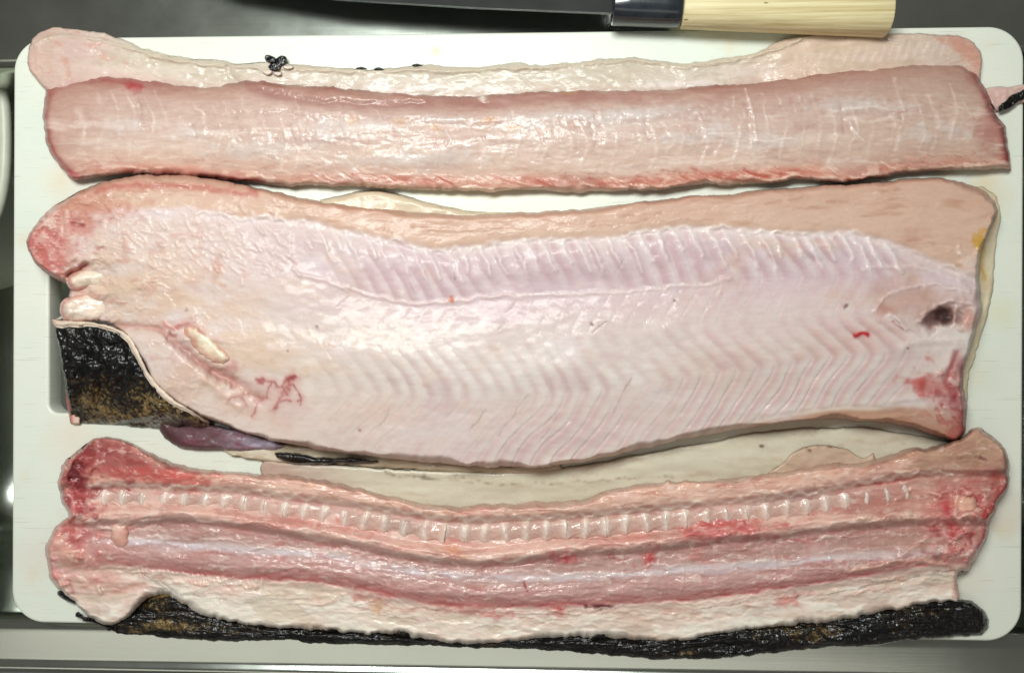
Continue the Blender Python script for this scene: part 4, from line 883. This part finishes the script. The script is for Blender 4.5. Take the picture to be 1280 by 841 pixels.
# tail end: gristle and torn red flesh
s.blob(1190, 565, 62, 22, (182, 142, 116), .75); s.blob(1225, 560, 30, 20, (178, 140, 112), .6); s.blob(1228, 573, 6, 2.5, (100, 36, 32), .9, -.001, rot=15); s.stroke('1120,592 1150,594 1190,594 1220,590 1250,596', 3, (230, 196, 176), .7, .0012, brk=.4); s.stroke('1060,608 1100,604 1130,600 1150,593', 2.2, (170, 58, 54), .7, -.0006)
s.blob(1195, 640, 30, 36, (206, 124, 118), .8, .001); s.stroke('1180,620 1186,645 1194,660', 7, (194, 72, 76), .8); s.blob(1215, 628, 22, 26, (206, 130, 120), .6, .001); s.stroke('1244,595 1258,605 1246,622 1236,640', 8, (166, 56, 54), .8); s.stroke('1236,645 1234,668 1226,690 1216,706', 8, (184, 60, 62), .8); s.blob(1230, 600, 20, 14, (186, 110, 100), .6)
s.stroke('1196,622 1194,640 1200,652 1210,640 1226,636', 5, (240, 200, 178), .85, .0025); s.stroke('1178,655 1184,668 1196,672', 4, (236, 172, 166), .8, .002); s.blob(1176, 697, 8, 5, (110, 62, 62), .8, -.0008); s.stroke('1180,700 1195,686 1210,684 1222,692', 5, (206, 130, 118), .8, .0015)
s.stroke('1060,716 1110,704 1150,700 1205,711', 3.5, (226, 178, 156), .7, .0012); s.stroke('1110,706 1130,692 1160,672', 3, (222, 176, 164), .55, .0012); s.stroke('1120,698 1150,690 1170,694', 3, (168, 90, 82), .55, -.0008); s.blob(1195, 735, 5, 16, (206, 120, 112), .7)
for k in range(40): s.blob(random.uniform(1165, 1240), random.uniform(620, 695), random.uniform(2.5, 6), random.uniform(2, 5), random.choice(((236, 176, 168), (196, 80, 82), (224, 150, 142), (178, 60, 62))), .5, random.uniform(0, .0016), seed=k)
for xx, yy in ((1080, 645), (1100, 650), (1135, 643), (1142, 648), (1075, 647), (1112, 640)): s.blob(xx, yy, 8, 4, (240, 206, 184), .8, .0014, seed=int(xx))
s.blob(1060, 626, 40, 12, (180, 130, 120), .5); s.blob(1000, 622, 30, 10, (176, 140, 140), .5); s.blob(1115, 622, 40, 16, (190, 128, 116), .5); s.stroke('1120,625 1145,612 1175,620', 3, (214, 164, 148), .6, .001)
for c0, dy, w_, col_, a_, h_, b_ in ((L2, 9, 1.6, (170, 74, 72), .5, -.0004, .8), (L2, 16, 1.4, (226, 196, 186), .6, .0004, .7), (L3, -3, 1.8, (238, 222, 216), .75, .0005, .5), (L3, 5, 2.4, (214, 204, 214), .6, .0002, .4), (L3, 14, 1.3, (190, 104, 104), .45, -.0003, .8), (L4, -14, 1.6, (230, 196, 190), .55, .0004, .7), (L4, -7, 1.5, (188, 84, 86), .5, -.0003, .7), (L4, 5, 2.0, (246, 226, 214), .7, .0006, .5), (L4, 12, 1.6, (222, 168, 154), .5, -.0003, .8), (L1, -9, 1.5, (240, 208, 190), .5, .0004, .7), (L2, -10, 1.6, (240, 212, 200), .6, .0005, .6)):
    px = np.linspace(130, 1150, 120)
    s.stroke(np.stack([px, c0(px) + dy + 2.2 * np.sin(px * .031 + dy) + 1.2 * np.sin(px * .083 + dy * 2)], 1), w_, col_, a_, h_, brk=b_, seed=int(300 + dy), warp=4)
mus = sstep(l4 + 2, l4 - 6, y); fl = sstep(l4 + 2, l4 + 12, y); pat = np.clip(.35 + fbm(x, y, 120, 50, 260, 2), 0, 1)
s.flecks(40, 7, .25, (176, 116, 106), .35, mus, -.0002, 240, sl=L3); s.flecks(50, 8, -.1, (226, 200, 190), .4, mus * pat, .0002, 241, sl=L3, ridge=True, w=.09); s.flecks(22, 8, .45, (200, 90, 84), .3, mus * pat, 0, 242)
s.flecks(14, 6, .45, (236, 214, 202), .5, mus, .0002, 243, sl=L3)
s.flecks(60, 14, -.05, (240, 228, 212), .45, fl, .0002, 244, sl=L4, ridge=True, w=.09); s.flecks(50, 14, .25, (216, 178, 160), .35, fl, -.0003, 245, sl=L4); s.flecks(22, 9, .4, (208, 136, 124), .35, fl * sstep(l4 + 30, l4 + 8, y), 0, 246); s.flecks(70, 16, .2, (208, 190, 164), .35, fl, -.0004, 247, sl=L4)
s.flecks(18, 8, .3, (230, 196, 176), .4, sstep(l1, l1 - 8, y) * sstep(230, 300, x), .0002, 248, sl=L1); s.flecks(30, 8, .3, (192, 134, 110), .35, sstep(l1, l1 - 8, y), -.0003, 249, sl=L1)
s.flecks(14, 12, .1, (124, 34, 38), .55, sstep(180, 90, x) * sstep(660, 610, y), -.0008, 250); s.flecks(12, 10, .3, (226, 142, 134), .4, sstep(200, 90, x) * sstep(745, 700, y), .0007, 251); s.flecks(14, 12, .25, (172, 66, 66), .5, sstep(1150, 1210, x) * sstep(590, 620, y) * mus, -.0008, 252); s.flecks(13, 10, .3, (238, 190, 180), .5, sstep(1130, 1190, x) * sstep(590, 610, y) * mus, .0009, 253)
px = np.linspace(112, 1190, 140)
s.stroke(np.stack([px, L1(px) + 1.8 * np.sin(px * .25)], 1), 2.4, (246, 228, 214), .95, .0006, brk=.15, warp=2)
s.build('flesh', SPINE, bot_piece, r=8, base=0.0012, desat=.08)

# hanging drop of tissue near the head end
s, go = lump('tissue_drop', BONE, bot_piece, 150, 668, 11, 17, -6, .0035, .0182, (220, 168, 154), 131, rag=2.6); s.blob(146, 660, 6, 8, (244, 214, 200), .7); go()
# pale gristle knob at the tail end
s, go = lump('gristle_knob', BONE, bot_piece, 1208, 634, 12, 17, 12, .004, .0202, (232, 184, 162), 133, rag=3); go()

# vertebrae: one hourglass half-tube, copied along the spine
def vertebra_mesh(seed):
    rnd = random.Random(seed)
    L, R = 25.6 / PXM / 2, 13.5 / PXM
    V, C, Fc = [], [], []
    nu, nv = 17, 16
    off = [rnd.uniform(-.12, .12) for _ in range(4)]
    for i in range(nu):
        t = i / (nu - 1) * 2 - 1
        for j in range(nv):
            a = math.pi * j / (nv - 1)
            nz = .06 * math.sin(3 * a + seed + 2 * t) + .04 * math.sin(5 * t + 7 * a + seed * 2)
            r = R * (0.74 + 0.34 * math.exp(-((abs(t) - .93) / .30)**2) + nz * .8)
            V.append((L * t * (1 + off[0] * math.sin(a * 2) * .4), min(r, R * .86) * math.cos(a), r * math.sin(a) * .62))
            rim = math.exp(-((abs(t) - .92) / .40)**2) * (.75 + .25 * math.sin(a * 2 + seed))
            c = np.array((198, 164, 152.)) * (1 - rim) + np.array((230, 216, 206.)) * rim
            if rnd.random() < .5: c = c * rnd.uniform(.93, 1.04)
            C.append(c * (1 + off[1] * .5))
    for i in range(nu - 1):
        for j in range(nv - 1):
            p = i * nv + j; Fc.append((p, p + nv, p + nv + 1, p + 1))
    Fc.append(tuple(range(nv))); Fc.append(tuple(range((nu - 1) * nv, nu * nv))[::-1])
    me = bpy.data.meshes.new('vertebra'); me.from_pydata(V, [], Fc); me.polygons.foreach_set('use_smooth', [True] * len(Fc)); me.update()
    at = me.attributes.new('tissue', 'FLOAT_COLOR', 'POINT')
    at.data.foreach_set('color', np.hstack([srgb(np.clip(np.array(C), 0, 255)), np.ones((len(C), 1))]).astype(np.float32).ravel())
    me.materials.append(BONE); return me
vms = [vertebra_mesh(k) for k in range(6)]
random.seed(21)
xx = 132.0
while xx < 1125:
    w = 25.0 * (1 + .03 * random.uniform(-1, 1)); xc = xx + w / 2
    a_ = float(L1(xc)); b_ = float(L2(xc)); wd = min(30, max(22, (b_ - a_) * .66))
    yc = a_ + 1.5 + wd / 2
    clear = max(0.0, 1 - abs(xc - 740) / 380)
    z = 0.0160 + 0.0024 * clear + random.uniform(-.0010, .0006)
    if xc < 330: z += .0004
    p = unp(np.array([xc]), np.array([yc]), z)[0]
    o = bpy.data.objects.new('vertebra', random.choice(vms)); COL.objects.link(o); o.parent = bot_piece
    o.location = p; sl = (float(L1(xc + 12)) - float(L1(xc - 12))) / 24
    o.rotation_euler = (random.uniform(-.22, .22), random.uniform(-.07, .07), -math.atan(sl))
    o.scale = (w / 25.0, wd / 27.0, 1.0)
    xx += w

random.seed(33)
for k in range(7):
    xx = (322, 412, 503, 545, 632, 748, 905)[k]; yy = float(curve(b3)(xx)) - random.uniform(0, 7); w = random.uniform(6, 11); hh = random.uniform(4, 9); dx = random.uniform(-4, 6)
    t_ = Sheet([(xx - w * .5 + dx, yy - hh), (xx + dx, yy - hh - 1), (xx + w * .4 + dx, yy - hh + 1)], [(xx + w * .4 + dx, yy - hh + 1), (xx + w, yy + 4)], [(xx - w, yy + 4), (xx, yy + 5), (xx + w, yy + 4)], [(xx - w * .5 + dx, yy - hh), (xx - w, yy + 4)], step=1.0, rag=1.6, seed=k)
    t_.c[:] = 50 + 40 * (k % 3 == 0); t_.h = .0015 + .0003 * fbm(t_.x, t_.y, 6, 6, k); t_.build('black_skin_tatter', BLACK, bot_piece, r=3, base=.0135 - .0006 * hh)
for k in range(12):
    xx = 98 + k * 4.2; yy = 768 + k * 1.6 + random.uniform(-1, 2); w = random.uniform(2, 4)
    t_ = Sheet([(xx - w, yy - 1), (xx, yy - 3), (xx + w, yy)], [(xx + w, yy), (xx + w, yy + 4)], [(xx - w, yy + 3), (xx, yy + 4), (xx + w, yy + 4)], [(xx - w, yy - 1), (xx - w, yy + 3)], step=.9, rag=1.4, seed=k)
    t_.c[:] = 50; t_.h = np.full(len(t_.x), .003); t_.build('black_skin_tatter', BLACK, bot_piece, r=3, base=.004)
